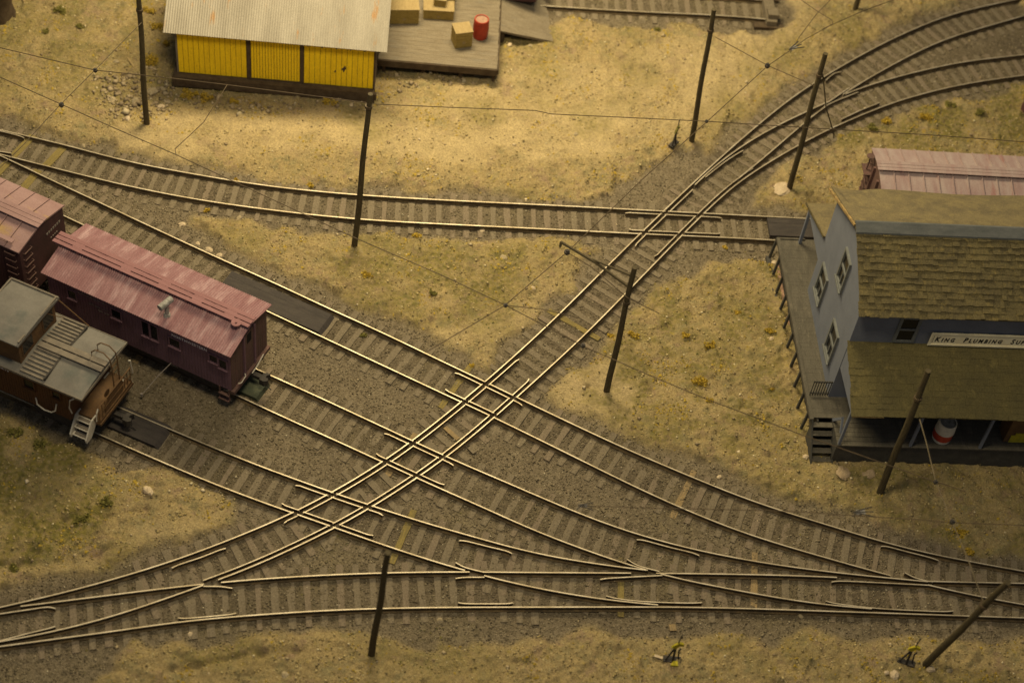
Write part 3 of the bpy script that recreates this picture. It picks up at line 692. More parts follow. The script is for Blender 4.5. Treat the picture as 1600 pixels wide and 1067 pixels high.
# ------------------------------------------------------------------ common builders
def corrug(mb, x0, x1, y0, z0, y1, z1, lam, amp, th=.03, m=0, per=4):
    n = int((x1-x0)/lam*per); xs = np.linspace(x0, x1, n+1); L = math.hypot(y1-y0, z1-z0); ny_, nz_ = -(z1-z0)/L, (y1-y0)/L
    if nz_ < 0: ny_, nz_ = -ny_, -nz_
    vs = []
    for x in xs:
        w = amp*math.sin(2*PI*(x-x0)/lam)
        for (y, z) in ((y0, z0), (y1, z1)): vs.append((x, y+ny_*(w+th), z+nz_*(w+th)))
        for (y, z) in ((y1, z1), (y0, z0)): vs.append((x, y, z))
    fs = []
    for i in range(n):
        for k in range(4): fs.append((i*4+k, (i+1)*4+k, (i+1)*4+(k+1) % 4, i*4+(k+1) % 4))
    fs += [(0,1,2,3), tuple(n*4+k for k in (3,2,1,0))]
    mb.add(vs, fs, m)
def text_obj(s, size, mat_, parent, loc, rot, name='lettering', depth=.006, sx=1., shear=0, sp=1.0, align='LEFT'):
    cu = bpy.data.curves.new('t', 'FONT'); cu.body = s; cu.size = size; cu.extrude = depth; cu.shear = shear; cu.space_character = sp; cu.offset = .012 if name == 'sign_letter' else 0; cu.align_x = align; cu.resolution_u = 2
    t = bpy.data.objects.new('t', cu); COL.objects.link(t); dg = bpy.context.evaluated_depsgraph_get(); dg.update()
    me = bpy.data.meshes.new_from_object(t.evaluated_get(dg)); bpy.data.objects.remove(t)
    me.materials.clear(); me.materials.append(mat_); o = bpy.data.objects.new(name, me); COL.objects.link(o); o.parent = parent
    o.location = loc; o.rotation_euler = rot; o.scale = (sx, 1, 1); return o
def truck(parent, x):
    mb = MB()
    for s in (-1, 1):
        mb.prism([(x-1.0,.52),(x-.55,.42),(x+.55,.42),(x+1.0,.52),(x+1.0,.82),(x+.35,.95),(x-.35,.95),(x-1.0,.82)], 'y', s*.90, s*1.02)
    mb.box(x-.18, x+.18, -.9, .9, .6, .95)
    t = mb.build('truck', M_['iron'], parent)
    for dx in (-.75, .75):
        w = MB()
        for s in (-1, 1): w.tube([(x+dx, s*.66, .72), (x+dx, s*.79, .72)], .42, 20)
        w.tube([(x+dx, -.7, .72), (x+dx, .7, .72)], .07, 8); o = w.build('wheelset', M_['iron'], t)
def coupler(parent, x, d):
    mb = MB(); mb.box(min(x, x+d*.45), max(x, x+d*.45), -.09, .09, .78, .96)
    mb.prism([(x+d*.42,-.2),(x+d*.62,-.22),(x+d*.74,-.12),(x+d*.70,.0),(x+d*.60,-.02),(x+d*.58,.10),(x+d*.68,.2),(x+d*.52,.22),(x+d*.42,.14)], 'z', .72, 1.02)
    mb.tube([(x+d*.3,.05,.78),(x+d*.55,.08,.45),(x+d*.8,.05,.30)], .022, 5)
    return mb.build('coupler', M_['iron'], parent)
def boards(mb, x0, x1, z0, z1, y, t, pitch=.19, m=0, side=-1, seed=1, g=.008):
    rr = random.Random(seed); n = max(1, round((x1-x0)/pitch)); p = (x1-x0)/n
    for i in range(n):
        e = rr.uniform(0, .008); a = x0+i*p; ya, yb = (y-t-e, y) if side < 0 else (y, y+t+e)
        mb.box(a+g, a+p-g, ya, yb, z0, z1, m)
def wallwin(parent, x0, x1, z0, z1, y, trim, fr=.07, mull=None):
    """window on a wall facing -y"""
    f = MB(); f.box(x0-fr, x1+fr, y-.05, y, z0-fr, z0); f.box(x0-fr, x1+fr, y-.05, y, z1, z1+fr); f.box(x0-fr, x0, y-.05, y, z0, z1); f.box(x1, x1+fr, y-.05, y, z0, z1)
    f.box(x0-fr*1.3, x1+fr*1.3, y-.09, y-.051, z0-fr, z0-.02)
    if mull: f.box(x0, x1, y-.04, y, (z0+z1)/2-.03, (z0+z1)/2+.03)
    o = f.build('window', trim, parent); B('pane', M_['pane'], o, (x0, x1, y-.02, y-.002, z0, z1)); return o

# ------------------------------------------------------------------ red caboose (local x along track, -y faces camera)
rc = empty('caboose', (-9.65, 41.02, 0), -19, 'red caboose without cupola, chalky corrugated roof and a grey T-shaped stovepipe', 'caboose')
b_ = MB(); b_.box(-8.12, -.12, -1.30, 1.30, 1.18, 3.40); boards(b_, -8.12, -.12, 1.18, 3.32, -1.30, .012, .13, seed=3); boards(b_, -8.12, -.12, 1.18, 3.32, 1.30, .012, .13, side=1, seed=4)
b_.prism([(-1.30,3.40),(1.30,3.40),(0,3.73)], 'x', -8.12, -.12)
b_.build('body', M_['redbody'], rc)
b_ = MB()
for i, y in enumerate(np.arange(-1.28, 1.27, .16)):
    if -.38 < y < .3: continue
    b_.box(-.12, -.10-.004*(i % 2), y, y+.148, 1.2, 3.40+.2*(1-abs(y)/1.3))
b_.build('end_wall', M_['redend'], rc)
b_ = MB(); corrug(b_, -8.25, .02, -1.48, 3.40, 0, 3.78, .095, .021); corrug(b_, -8.25, .02, 1.48, 3.40, 0, 3.78, .095, .021)
b_.build('roof', M_['redroof'], rc)
b_ = MB(); rr = random.Random(5)
for j, y in enumerate((-.30, -.095, .11)):
    b_.box(-8.5, .06, y, y+.155+(.01*j), 3.92, 3.955)
for x in np.arange(-8.4, .1, .95):
    b_.box(x, x+.12, -.28, .27, 3.80, 3.918)
for x in (-7.7, -5.55, -3.9, -2.45, -1.05): b_.box(x, x+.42, -.15, .115, 3.925, 3.951)
b_.build('running_board', M_['redwood'], rc)
b_ = MB(); b_.cyl((-.42, -.33), .19, 3.95, 3.985, 18); b_.cyl((-.42, -.33), .045, 3.96, 4.03, 8); b_.build('roof_hatch_ring', M_['redwood'], rc)
b_ = MB(); x, y = -3.0, -.98; z = 3.53
b_.cyl((x, y), .17, z-.05, z+.10, 14, r2=.11); b_.cyl((x, y), .085, z, z+.62, 12); b_.tube([(x-.08, y-.32, z+.66), (x+.06, y+.26, z+.70)], .135, 14)
b_.build('stovepipe', M_['metalgrey'], rc)
for x0, x1, z0, z1 in ((-5.25,-4.85,2.50,2.98),(-2.72,-2.28,2.36,2.82),(-7.2,-6.85,2.5,2.95),(-.98,-.66,2.5,2.88),(-.56,-.26,2.36,2.86)): wallwin(rc, x0, x1, z0, z1, -1.32, M_['redbody'], .05)
wallwin(rc, -3.92, -3.62, 2.25, 3.08, -1.32, M_['redbody'], .04); wallwin(rc, -3.54, -3.24, 2.25, 3.08, -1.32, M_['redbody'], .04)
text_obj('NORTHWESTERN', .20, M_['letter'], rc, (-2.62, -1.335, 2.93), (PI/2, 0, 0), sp=1.12, sx=.88)
text_obj('CHICAGO &', .17, M_['letterdim'], rc, (-6.75, -1.335, 2.99), (PI/2, 0, 0), sp=1.4)
text_obj('CAPY 80000  LT WT 35600', .10, M_['letterdim'], rc, (-6.3, -1.33, 2.62), (PI/2, 0, 0)); text_obj('NEW 10-28', .10, M_['letterdim'], rc, (-5.9, -1.33, 2.44), (PI/2, 0, 0))
d_ = B('door', M_['redend'], rc, (-.12, -.09, -.36, .28, 1.2, 3.35)); B('door_window', M_['dkpane'], d_, (-.09, -.083, -.16, .14, 2.75, 3.25))
B('door_post', M_['redbody'], rc, (-.12, -.03, -.46, -.37, 1.15, 3.42)); B('door_post', M_['redbody'], rc, (-.12, -.03, .29, .38, 1.15, 3.42))
B('end_sill', M_['redend'], rc, (-.2, .02, -1.32, 1.32, 1.0, 1.17)); B('end_sill', M_['redend'], rc, (-8.25, -8.12, -1.32, 1.32, 1.0, 1.17))
b_ = MB(); b_.tube([(.06,-.1,1.05),(.07,.25,1.12),(.06,.75,1.3)], .022, 5); b_.tube([(.0,-1.0,1.35),(.08,-.9,1.35),(.08,-.6,1.42),(.0,-.5,1.42)], .02, 5); b_.build('grab_iron', M_['white'], rc)
b_ = MB(); b_.box(-8.1,-.15,-1.1,1.1,.98,1.17); b_.box(-8.1,-.2,-.2,.2,.75,.98); b_.box(-4.9,-3.1,-1.05,-.5,.55,.97); b_.build('underframe', M_['iron'], rc)
b_ = MB()
for x in (-.62, -.22): b_.box(x-.025, x+.025, -1.35, -1.30, .55, 1.2)
b_.box(-.65,-.19,-1.42,-1.26,.52,.57); b_.box(-.65,-.19,-1.40,-1.28,.82,.86); b_.build('step', M_['redend'], rc)
truck(rc, -1.7); truck(rc, -6.6); coupler(rc, .0, 1)
# uncoupling rod with white knob hanging off the caboose side
b_ = MB(); b_.tube([(-2.75,-1.33,1.25),(-3.0,-1.85,.9),(-3.3,-2.6,.35)], .016, 5); b_.cyl((-3.3,-2.6), .05, .28, .42, 8); b_.build('dangling_wire', M_['letterdim'], rc)

# ------------------------------------------------------------------ boxcars
def boxcar(root, x0, x1, roofm, bodym, zt=3.95, seams=.72, rib=.03, endx=1, rboard=(-.3,.3), rmat=None, ztop=None):
    b_ = MB(); b_.box(x0, x1, -1.36, 1.36, 1.15, zt-.12); boards(b_, x0, x1, 1.15, zt-.15, -1.36, .012, .16, seed=8); boards(b_, x0, x1, 1.15, zt-.15, 1.36, .012, .16, side=1, seed=9)
    b_.prism([(-1.36,zt-.12),(1.36,zt-.12),(0,zt+.18)], 'x', x0, x1); b_.build('body', bodym, root)
    b_ = MB(); hh = .30
    for s in (-1, 1):
        n = round((x1-x0)/seams); p = (x1-x0+.1)/n
        for i in range(n):
            a = x0-.05+i*p; e = .004*(i % 2)
            b_.prism([(s*1.45, zt-.10+e),(0, zt-.10+hh+e),(0, zt-.06+hh+e),(s*1.45, zt-.06+e)][::s], 'x', a+.012, a+p-.012)
            b_.prism([(s*1.46, zt-.1),(0, zt-.10+hh),(0, zt-.045+hh+rib),(s*1.46, zt-.06+rib)][::s], 'x', a+p-.035, a+p-.004)
    b_.build('roof', roofm, root)
    b_ = MB(); w = (rboard[1]-rboard[0])/3
    for j in range(3): b_.box(x0-.12, x1+.12, rboard[0]+j*w+.008, rboard[0]+(j+1)*w-.008, zt+.30+.003*j, zt+.335+.003*j)
    for x in np.arange(x0, x1, .9): b_.box(x, x+.1, rboard[0]+.04, rboard[1]-.04, zt+.17, zt+.299)
    b_.build('running_board', rmat or roofm, root)
    b_ = MB(); b_.box(x0+.1, x1-.1, -1.15, 1.15, .98, 1.149); b_.box(x0, x1, -.2, .2, .75, .979); b_.build('underframe', M_['iron'], root)
    xd = (x0+x1)/2
    for s in (-1, 1): B('door', bodym, root, (xd-1, xd+1, s*1.39-.03, s*1.39+.03, 1.2, zt-.3), (xd-1.05, xd-.9, s*1.40-.04, s*1.40+.04, 1.25, zt-.35), (xd+.9, xd+1.05, s*1.40-.04, s*1.40+.04, 1.25, zt-.35))
    for e, ye in ((x0, 1), (x1, -1)):
        s = -1 if e == x0 else 1
        for z in np.arange(1.45, zt-.3, .36):
            b_ = MB()
            b_.tube([(e, ye*.75, z), (e+s*.09, ye*.75, z), (e+s*.09, ye*1.2, z), (e, ye*1.2, z)], .026, 5); b_.build('grab_iron', M_['redend'], root); b_ = MB()
            xa, xb = (e-s*.2, e-s*.65); b_.tube([(xa, ye*1.37, z), (xa, ye*1.46, z), (xb, ye*1.46, z), (xb, ye*1.37, z)], .026, 5); b_.build('grab_iron', M_['redend'], root)
        coupler(root, e, s)
    truck(root, x0+1.7); truck(root, x1-1.7)
bc = empty('boxcar', (-9.65, 41.02, 0), -19.3, 'dark red boxcar with dusty pink panelled roof behind the red caboose', 'boxcar', 'freight boxcars')
boxcar(bc, -19.2, -9.25, M_['pinkroof'], M_['boxred'], 3.95, .66)
b_ = MB(); b_.box(-10.5,-9.6,-1.30,-1.12,4.08,4.11); b_.build('corner_walkboard', M_['pinkroof'], bc)
b_ = MB()
for i in range(7): b_.box(-9.25,-9.235,.25+i*.13,.33+i*.13,3.28,3.38)
for i in range(4): b_.box(-9.25,-9.235,.45+i*.12,.52+i*.12,2.95,2.99)
b_.build('lettering', M_['letterdim'], bc)
bc2 = empty('boxcar', (14.1, 54.15, 0), 7.6, 'boxcar with pale streaked ribbed roof, behind the blue house', 'boxcar', 'freight boxcars')
boxcar(bc2, .0, 10.6, M_['paleroof'], M_['redend'], 3.95, .62, .055, rboard=(-.28,.28))
b_ = MB(); b_.box(-.35,0,.45,1.15,3.2,3.25); b_.tube([(-.2,.8,3.2),(-.2,.8,4.0)], .03, 6); b_.tube([(-.2,.8,4.0),(-.2,.8,4.03)], .17, 16); b_.build('brake_wheel', M_['redend'], bc2)
B('end_post', M_['redend'], bc2, (-.1,-.0,-.5,-.38,1.2,3.8), (-.1,0,.3,.42,1.2,3.8), (-.06,0,-1.2,1.2,2.3,2.42))

# ------------------------------------------------------------------ brown caboose
kc = empty('caboose', (-13.106, 37.861, 0), -17, 'brown cupola caboose with grey roof, slatted roof walks and white end steps', 'caboose')
x0, x1 = -9.6, -2.12
b_ = MB(); b_.box(x0, x1, -1.33, 1.33, 1.45, 3.2); boards(b_, x0, x1, 1.45, 3.15, -1.33, .01, .11, seed=13); boards(b_, x0, x1, 1.45, 3.15, 1.33, .01, .11, side=1, seed=14)
b_.build('body', M_['brown'], kc)
b_ = MB(); prof = [(-1.50,3.20),(-1.50,3.27),(-.75,3.40),(0,3.46),(.75,3.40),(1.50,3.27),(1.50,3.20)]
b_.prism(prof, 'x', -10.2, -1.40); b_.build('roof', M_['greyroof'], kc)
B('roof_rim', M_['slat'], kc, (-10.2,-1.37,-1.53,-1.501,3.18,3.285)); B('roof_rim', M_['slat'], kc, (-10.2,-1.37,1.501,1.53,3.18,3.285)); B('roof_rim', M_['slat'], kc, (-1.399,-1.37,-1.5,1.5,3.18,3.29))
b_ = MB(); b_.box(-4.0,-1.34,-.28,-.05,3.52,3.56); b_.box(-4.0,-1.34,.01,.24,3.52,3.56)
for x in np.arange(-3.8,-1.4,.6): b_.box(x,x+.08,-.26,.22,3.44,3.519)
b_.build('running_board', M_['slat'], kc)
b_ = MB()
for y in list(np.arange(-1.42,-.34,.175))+list(np.arange(.34,1.4,.175)): b_.box(-4.0,-2.95 if False else -3.02, y, y+.085, 3.47-.10*abs(y)**1.3, 3.50-.10*abs(y)**1.3+.02)
b_.build('slat_walk', M_['slat'], kc)
for s in (-1, 1): B('walk_cleat', M_['iron'], kc, (-3.02,-2.96,min(s*.32,s*1.4),max(s*.32,s*1.4),3.30,3.44))
cu = MB(); cu.box(-5.75,-4.12,-1.14,1.14,3.22,4.5); cupola = cu.build('cupola', M_['brown2'], kc)
b_ = MB(); b_.prism([(-1.32,4.50),(-1.32,4.56),(-.7,4.66),(0,4.70),(.7,4.66),(1.32,4.56),(1.32,4.50)], 'x', -5.98, -3.98); b_.build('cupola_roof', M_['greyroof'], cupola)
for q_ in ((-5.98,-3.98,1.24,1.3,4.57,4.63), (-4.06,-4.0,.2,1.2,4.63,4.70), (-5.96,-5.9,.2,1.2,4.63,4.70), (-4.06,-4.0,-1.2,-.8,4.63,4.68)): B('roof_rim', M_['slat'], cupola, q_)
for y in (-.95, .35): 
    f = B('window', M_['brown2'], cupola, (-4.12,-4.09,y-.05,y+.65,3.6,4.3)); B('pane', M_['pane'], f, (-4.09,-4.085,y,y+.6,3.66,4.24))
b_ = MB(); b_.tube([(-3.98,1.25,4.5),(-3.0,1.52,3.3)], .022, 5); b_.tube([(-4.05,.45,4.55),(-3.9,1.3,3.5)], .018, 5); b_.build('grab_rail', M_['brown2'], cupola)
for xw in (-3.95, -7.3): wallwin(kc, xw, xw+.40, 2.42, 2.86, -1.345, M_['brown'], .06)
wallwin(kc, -2.75, -2.45, 2.5, 2.85, -1.345, M_['brown'], .05)
text_obj('NORTHERN', .22, M_['letter'], kc, (-6.15, -1.352, 2.84), (PI/2, 0, 0), sp=1.5)
pl = B('end_platform', M_['brown2'], kc, (-2.12,-1.12,-.98,1.2,1.42,1.54), (-1.30,-1.08,-1.0,1.22,1.30,1.419))
b_ = MB()
for y in (-.95,-.75,-.55,.75,.95,1.15): b_.tube([(-1.14,y,1.5),(-1.14,y,2.3)], .018, 5)
b_.tube([(-1.14,-1.0,2.3),(-1.14,1.2,2.3)], .028, 6); b_.tube([(-1.14,-1.0,1.9),(-1.14,1.2,1.9)], .018, 5)
b_.build('railing', M_['brown2'], pl)
b_ = MB(); b_.prism([(-.5,1.54),(.7,1.54),(.7,2.1),(.5,2.28),(-.2,2.28),(-.5,1.9)], 'x', -1.18, -1.16); b_.build('end_panel', M_['brown2'], pl)
lad = MB()
for y in (.22, .60):
    lad.tube([(-1.22,y,1.5),(-1.22,y,3.4),(-1.27,y,3.75),(-1.5,y,3.98),(-1.85,y,3.95),(-2.02,y,3.75),(-2.02,y,3.45)], .026, 6)
for z in np.arange(1.8, 3.6, .3): lad.tube([(-1.22,.22,z),(-1.22,.60,z)], .02, 5)
lad.build('ladder', M_['brown2'], kc)
b_ = MB(); b_.tube([(-1.3,-.15,1.54),(-1.3,-.15,2.25)], .022, 6); b_.tube([(-1.31,-.15,2.2),(-1.29,-.15,2.2)], .17, 16); b_.build('brake_wheel', M_['brown2'], kc)
TRD = ((.98,1.40),(1.14,1.13),(1.30,.86))
for s in (-1, 1):
    st = MB(); xa, xb = -2.04, -1.44
    for i, (yy, zz) in enumerate(TRD):
        st.box(xa, xb, min(s*yy, s*(yy+.22)), max(s*yy, s*(yy+.22)), zz-.03, zz); st.box(xa, xb, min(s*yy, s*(yy+.02)), max(s*yy, s*(yy+.02)), zz-.26, zz-.031)
    for xx in (xa-.06, xb): st.prism([(s*.80,1.56),(s*1.12,1.56),(s*1.60,.92),(s*1.58,.74),(s*1.26,.74),(s*.85,1.2)], 'x', xx, xx+.06)
    st.build('steps', M_['white'], kc)
    for yy, zz in TRD: B('tread_pad', M_['slat'], kc, (xa+.06, xb-.06, min(s*(yy+.04), s*(yy+.18)), max(s*(yy+.04), s*(yy+.18)), zz+.001, zz+.012))
b_ = MB(); b_.tube([(-3.55,-1.36,1.95),(-3.45,-1.46,1.72),(-3.15,-1.48,1.60),(-2.85,-1.48,1.64),(-2.68,-1.46,1.80),(-2.66,-1.36,2.1)], .028, 6); b_.build('handrail', M_['white'], kc)
b_ = MB(); b_.tube([(-1.75,-1.30,2.95),(-2.0,-1.40,2.75),(-2.06,-1.42,2.3),(-2.02,-1.36,1.95)], .026, 6); b_.build('handrail', M_['white'], kc)
b_ = MB(); b_.tube([(-1.14,-.98,2.3),(-1.12,-1.12,2.2),(-1.12,-1.18,1.8)], .026, 6); b_.build('handrail', M_['white'], kc)
b_ = MB(); b_.tube([(-1.14,1.15,2.75),(-1.12,1.22,2.7),(-1.12,1.3,1.9)], .026, 6); b_.build('handrail', M_['white'], kc)
b_ = MB(); b_.box(x0, x1, -1.1, 1.1, 1.1, 1.449); b_.box(x0,-1.2,-.2,.2,.78,1.099); b_.box(-1.9,-1.3,-.8,.8,1.1,1.41); b_.build('underframe', M_['iron'], kc)
truck(kc, -3.0); truck(kc, -8.0); coupler(kc, -1.15, 1)

# ------------------------------------------------------------------ plates between the rails
def plate(c, deg, L, w, h, label, m='plate', bev=.18):
    r = empty('magnet_plate' if m == 'plate' else 'metal_block', (c[0], c[1], 0), deg, label, 'plate' if m == 'plate' else 'block', 'dark plates laid between rails')
    mb = MB(); mb.prism([(-L/2,.1),(L/2+bev,.1),(L/2,h),(-L/2,h)], 'y', -w/2, w/2); mb.build('plate_body', M_[m], r)
    B('plate_groove', M_['iron'], r, (-L/2+.02, L/2-.02, w*.22, w*.22+.018, h+.001, h+.006))
cc = (W(373,430,.25)+W(490,517,.25))/2
plate(((W(498,487,.25)+W(360,455,.25))/2)[:2], -19, 4.6, 1.08, .27, 'long black plate between the rails beside the red caboose')
plate(W(216,665,.25)[:2], -17, 2.0, 1.08, .27, 'dark plate between the rails in front of the brown caboose')
plate(W(1238,356,.25)[:2]+np.array([.3,.04]), 8.3, 2.7, 1.05, .27, 'dark plate between the upper rails beside the blue house')
plate(W(392,603,.25)[:2], -19, 1.0, .9, .30, 'greenish block between the rails under the red caboose coupler', 'greenplate', .08)

# ------------------------------------------------------------------ poles
def pole(base, top_h, r, label, lean=(0, 0), collar=None, rot=0, arm=None):
    p = W(*base, .1); h = hz(p[0], p[1]); root = empty('trolley_pole', (p[0], p[1], h-.02), 0, label, 'pole', 'trolley wire poles')
    mb = MB(); n = 7; pts = [(lean[0]*t/n+.02*math.sin(t*1.3+p[0]), lean[1]*t/n, top_h*t/n-.05) for t in range(n+1)]
    mb.tube(pts, r, 10, 0, r*.78); mb.build('pole_shaft', M_['pole'], root)
    if collar:
        c = MB(); t = collar/top_h
        for dz in (0, .05, .09): c.tube([(lean[0]*t, lean[1]*t, collar+dz), (lean[0]*t, lean[1]*t, collar+dz+.03)], r*1.12, 10)
        c.build('wire_collar', M_['wire'], root)
    return root, h
def lean_of(base, topx, H):
    p = W(*base, .1); q = W(*topx, H); return (q[0]-p[0], q[1]-p[1])
P1 = pole((229,198), 7.1, .13, 'dark pole at the upper left beside the yellow shed', lean_of((229,198),(217,-6),7.1), 6.1)
P2 = pole((554,385), 8.35, .13, 'tall dark pole standing in front of the yellow shed right corner', lean_of((554,385),(578,150),8.35), 7.6)
P3 = pole((1080,222), 7.4, .13, 'dark pole in the upper clearing beside the small switch stand', lean_of((1080,222),(1115,18),7.4), 6.2)
P4 = pole((1233,297), 7.65, .13, 'dark pole with a cream rock at its foot, between upper curve and blue house', lean_of((1233,297),(1288,88),7.65), 6.4)
P5 = pole((948,612), 7.2, .13, 'dark pole right of the diagonal track carrying a forked bracket arm', lean_of((948,612),(991,420),7.2), 5.2)
P6 = pole((580,1027), 6.3, .13, 'dark pole at the bottom edge left of centre', lean_of((580,1027),(606,870),6.3))
P7 = pole((1372,775), 7.2, .14, 'brown pole in front of the blue house porch', lean_of((1372,775),(1448,587),7.2), 5.6)
P8 = pole((1445,1040), 6.4, .14, 'strongly leaning brown pole in the lower right corner', lean_of((1445,1040),(1572,914),6.4), 4.6)
P9 = pole((1334,20), 7.4, .13, 'dark pole cut off by the top edge of the picture')
arm = MB(); o5 = W(948,612,.1); root5, h5 = P5
def A5(px, py, z): q = W(px, py, z); return (q[0]-o5[0], q[1]-o5[1], z-h5+.02)
arm.tube([A5(982,448,6.2), A5(930,410,6.35), A5(876,378,6.4)], .06, 6); arm.tube([A5(984,430,6.8), A5(925,405,6.37)], .042, 6); arm.tube([A5(877,378,6.4), A5(875,386,6.2)], .05, 6)
arm.build('bracket_arm', M_['pole'], root5)
root4, h4 = P4; o4 = W(1233,297,.1); b_ = MB()
def A4(px, py, z): q = W(px, py, z); return (q[0]-o4[0], q[1]-o4[1], z-h4)
b_.tube([A4(1286,116,6.6), A4(1291,168,5.0), A4(1303,208,3.6), A4(1303,216,3.35)], .03, 5); b_.build('broken_bracket', M_['pole'], root4)

# ------------------------------------------------------------------ overhead wires
def wire(pts, label, z=6.0, r=.019, hubs=(), bright=False):
    P = [W(p[0], p[1], p[2] if len(p) > 2 else z) for p in pts]; c = P[0]
    root = empty('overhead_wire', tuple(c), 0, label, 'wire', 'overhead trolley wires')
    mb = MB(); mb.tube([tuple(p-c) for p in P], r, 5); mb.build('wire_strand', M_['wirelight'] if bright else M_['wire'], root)
    for hx, hy, hr in hubs:
        q = W(hx, hy, z)-c; h = MB(); n = 8
        h.tube([(q[0], q[1], q[2]-hr*1.1), (q[0], q[1], q[2]-hr*.5), (q[0], q[1], q[2]+hr*.5), (q[0], q[1], q[2]+hr)], hr*.55, 10)
        h.tube([(q[0], q[1], q[2]-hr*.45), (q[0], q[1], q[2]+hr*.45)], hr, 12); h.build('hanger', M_['iron'], root)
    return root
wire([(-60,58),(0,75),(148,110),(271,123),(355,133),(573,161)], 'wire from the left edge past a round hanger to the tall pole before the shed', hubs=[(149,110,.09)])
wire([(585,163),(700,168),(835.6,173),(862,178.5),(980,184),(1105,190),(1280,201),(1450,211),(1640,225)], 'long wire running right from the tall pole across the upper clearing', hubs=[(1104,190,.07)])
wire([(-60,98),(0,121),(95,163),(180,201),(275,242),(400,300),(555,372),(690,430),(790,477),(912,541),(1000,580),(1100,622),(1255,680),(1300,695.5),(1453,749.5),(1510,768)], 'long wire descending across the whole scene from upper left to the porch pole', hubs=[(96,164,.10),(790,477,.08),(911,540,.09),(1462,753,.08)])
wire([(221,36),(148,110),(95,163),(35,228),(0,262)], 'cross wire from the leftmost pole down to the left edge', r=.017)
wire([(275,242),(273.5,233),(292,216),(318,191.6),(355,133)], 'thin bent wire hooking up towards the shed front', r=.017)
wire([(1239,76),(1200,103),(1105,190),(1004,280),(909,372),(886,394),(789,477),(666,550)], 'wire parallel to the diagonal track from the upper frog to the sand triangle', hubs=[(1199,103,.11),(886,394,.11)])
wire([(886,394),(925,418),(980,465),(1030,490)], 'short slack wire under the bracket arm', r=.017)
wire([(789,477),(847,483),(905,497)], 'short stub wire right of the star junction', r=.017)
wire([(1117,58),(1200,103),(1262,130),(1284,140)], 'span wire between the two poles of the upper clearing', r=.017)
wire([(1239,76),(1249,58),(1277,21),(1306,-8),(1330,-40)], 'left wire of the pair leaving the upper frog', r=.017)
wire([(1239,76),(1258,62),(1300,39),(1350,17),(1405,-3),(1450,-22)], 'right wire of the pair leaving the upper frog', r=.017)
wire([(1240,-8),(1277,18),(1300,32),(1301,38),(1285,46)], 'hooked loose wire above the upper frog', r=.017)
wire([(905,790),(1000,793),(1100,795),(1187,797),(1260,800),(1318,804),(1440,812),(1488,816),(1640,822)], 'faint wire over the lower right tracks', r=.017, hubs=[(1488,815,.09)])
wire([(1437,655),(1447,690),(1462,752),(1488,816),(1511,869),(1536,938)], 'cross wire from the porch pole to the leaning corner pole', r=.019, bright=True)
wire([(666,550),(600,600),(500,665)], 'very thin wire trailing off below the sand triangle', r=.007)
def frog(px, py, z, label, s=.4, deg=35):
    q = W(px, py, z); r = empty('wire_frog', tuple(q), deg, label, 'wire frog', 'cast frogs joining the overhead wires')
    mb = MB()
    for a in (-.28, .0, .28): mb.tube([(-s*.6, 0, 0), (s*.1, a*s*.7, .02), (s, a*s*1.6, 0)], .022, 5)
    mb.tube([(-s*.7,-.16,0),(-s*.3,-.02,.02)], .02, 5); mb.build('frog_runner', M_['iron'], r)
    B('frog_plate', M_['metalgrey'], r, (-s*.35, s*.35, -s*.2, s*.2, -.015, .015))
frog(1240,75,6,'small metal wire frog in the upper clearing', .45, 42)
frog(912,790,6,'small winged wire frog over the lower sloping tracks', .32, 5)
frog(1345,800,6,'winged wire frog below the foot of the porch pole', .45, 12)

# ------------------------------------------------------------------ switch stands
def stand(px, py, label, deg=0, s=1., tgt='target'):
    q = W(px, py, .15); h = hz(q[0], q[1]); r = empty('switch_stand', (q[0], q[1], h), deg, label, 'switch stand', 'small switch stands beside the tracks')
    B('stand_base', M_['iron'], r, (-.33*s,.30*s,-.12,.12,-.03,.05))
    mb = MB(); mb.tube([(-.25*s,-.05,.05),(-.05*s,0,.75*s)], .035, 6); mb.tube([(0,-.08,.05),(-.02*s,0,.8*s)], .045, 6); mb.tube([(.2*s,.02,.05),(.14*s,.05,.55*s),(.18*s,.05,.7*s)], .03, 6)
    mb.build('stand_frame', M_['iron'], r)
    mb = MB(); mb.tube([(0,0,.75*s),(.06*s,0,1.7*s)], .022, 6); mast = mb.build('mast', M_['iron'], r)
    mb = MB(); mb.prism([(-.17*s,.85*s),(-.02*s,.80*s),(.10*s,1.0*s),(.24*s,1.0*s),(.20*s,1.14*s),(.04*s,1.18*s),(-.10*s,1.0*s)], 'y', -.04, .04); mb.build('target', M_[tgt], mast)
    return r
stand(1050,1032,'switch stand with drooping yellow target near the bottom edge centre', 4)
stand(1415,1036,'switch stand with yellow target left of the leaning corner pole', -10)
stand(1052,228,'thin green switch stand in the upper clearing left of a pole', 60, .85, 'bushg')
o = MB().prism([(-.14,-.1),(.14,-.08),(.1,.12),(-.05,.08)], 'z', 0, .06).build('yellow_chip', M_['target']); q = W(1052,1041,.1); o.location = (q[0], q[1], hz(q[0], q[1])+.02); tag(o, 'bright yellow chip lying in front of the bottom centre switch stand', 'chip')
def stick(a, b, w, label, m='tie2'):
    p, q = W(*a, .12), W(*b, .12); c = (p+q)/2; L = np.linalg.norm(q-p)/2; mb = MB(); mb.box(-L, L, -w, w, 0, .05)
    o = mb.build('wood_scrap', M_[m]); o.location = (c[0], c[1], hz(c[0], c[1])+.03); o.rotation_euler = (0, 0, math.atan2(q[1]-p[1], q[0]-p[0])); tag(o, label, 'wood scrap')
stick((695,668),(716,687),.09,'orange wood strip inside the diagonal track between the crossings')
stick((733,699),(742,708),.1,'brown wood chip right of the diagonal track','tie')
stick((1021,1028),(1034,1032),.05,'pale splinter left of the bottom centre switch stand','rockpale')
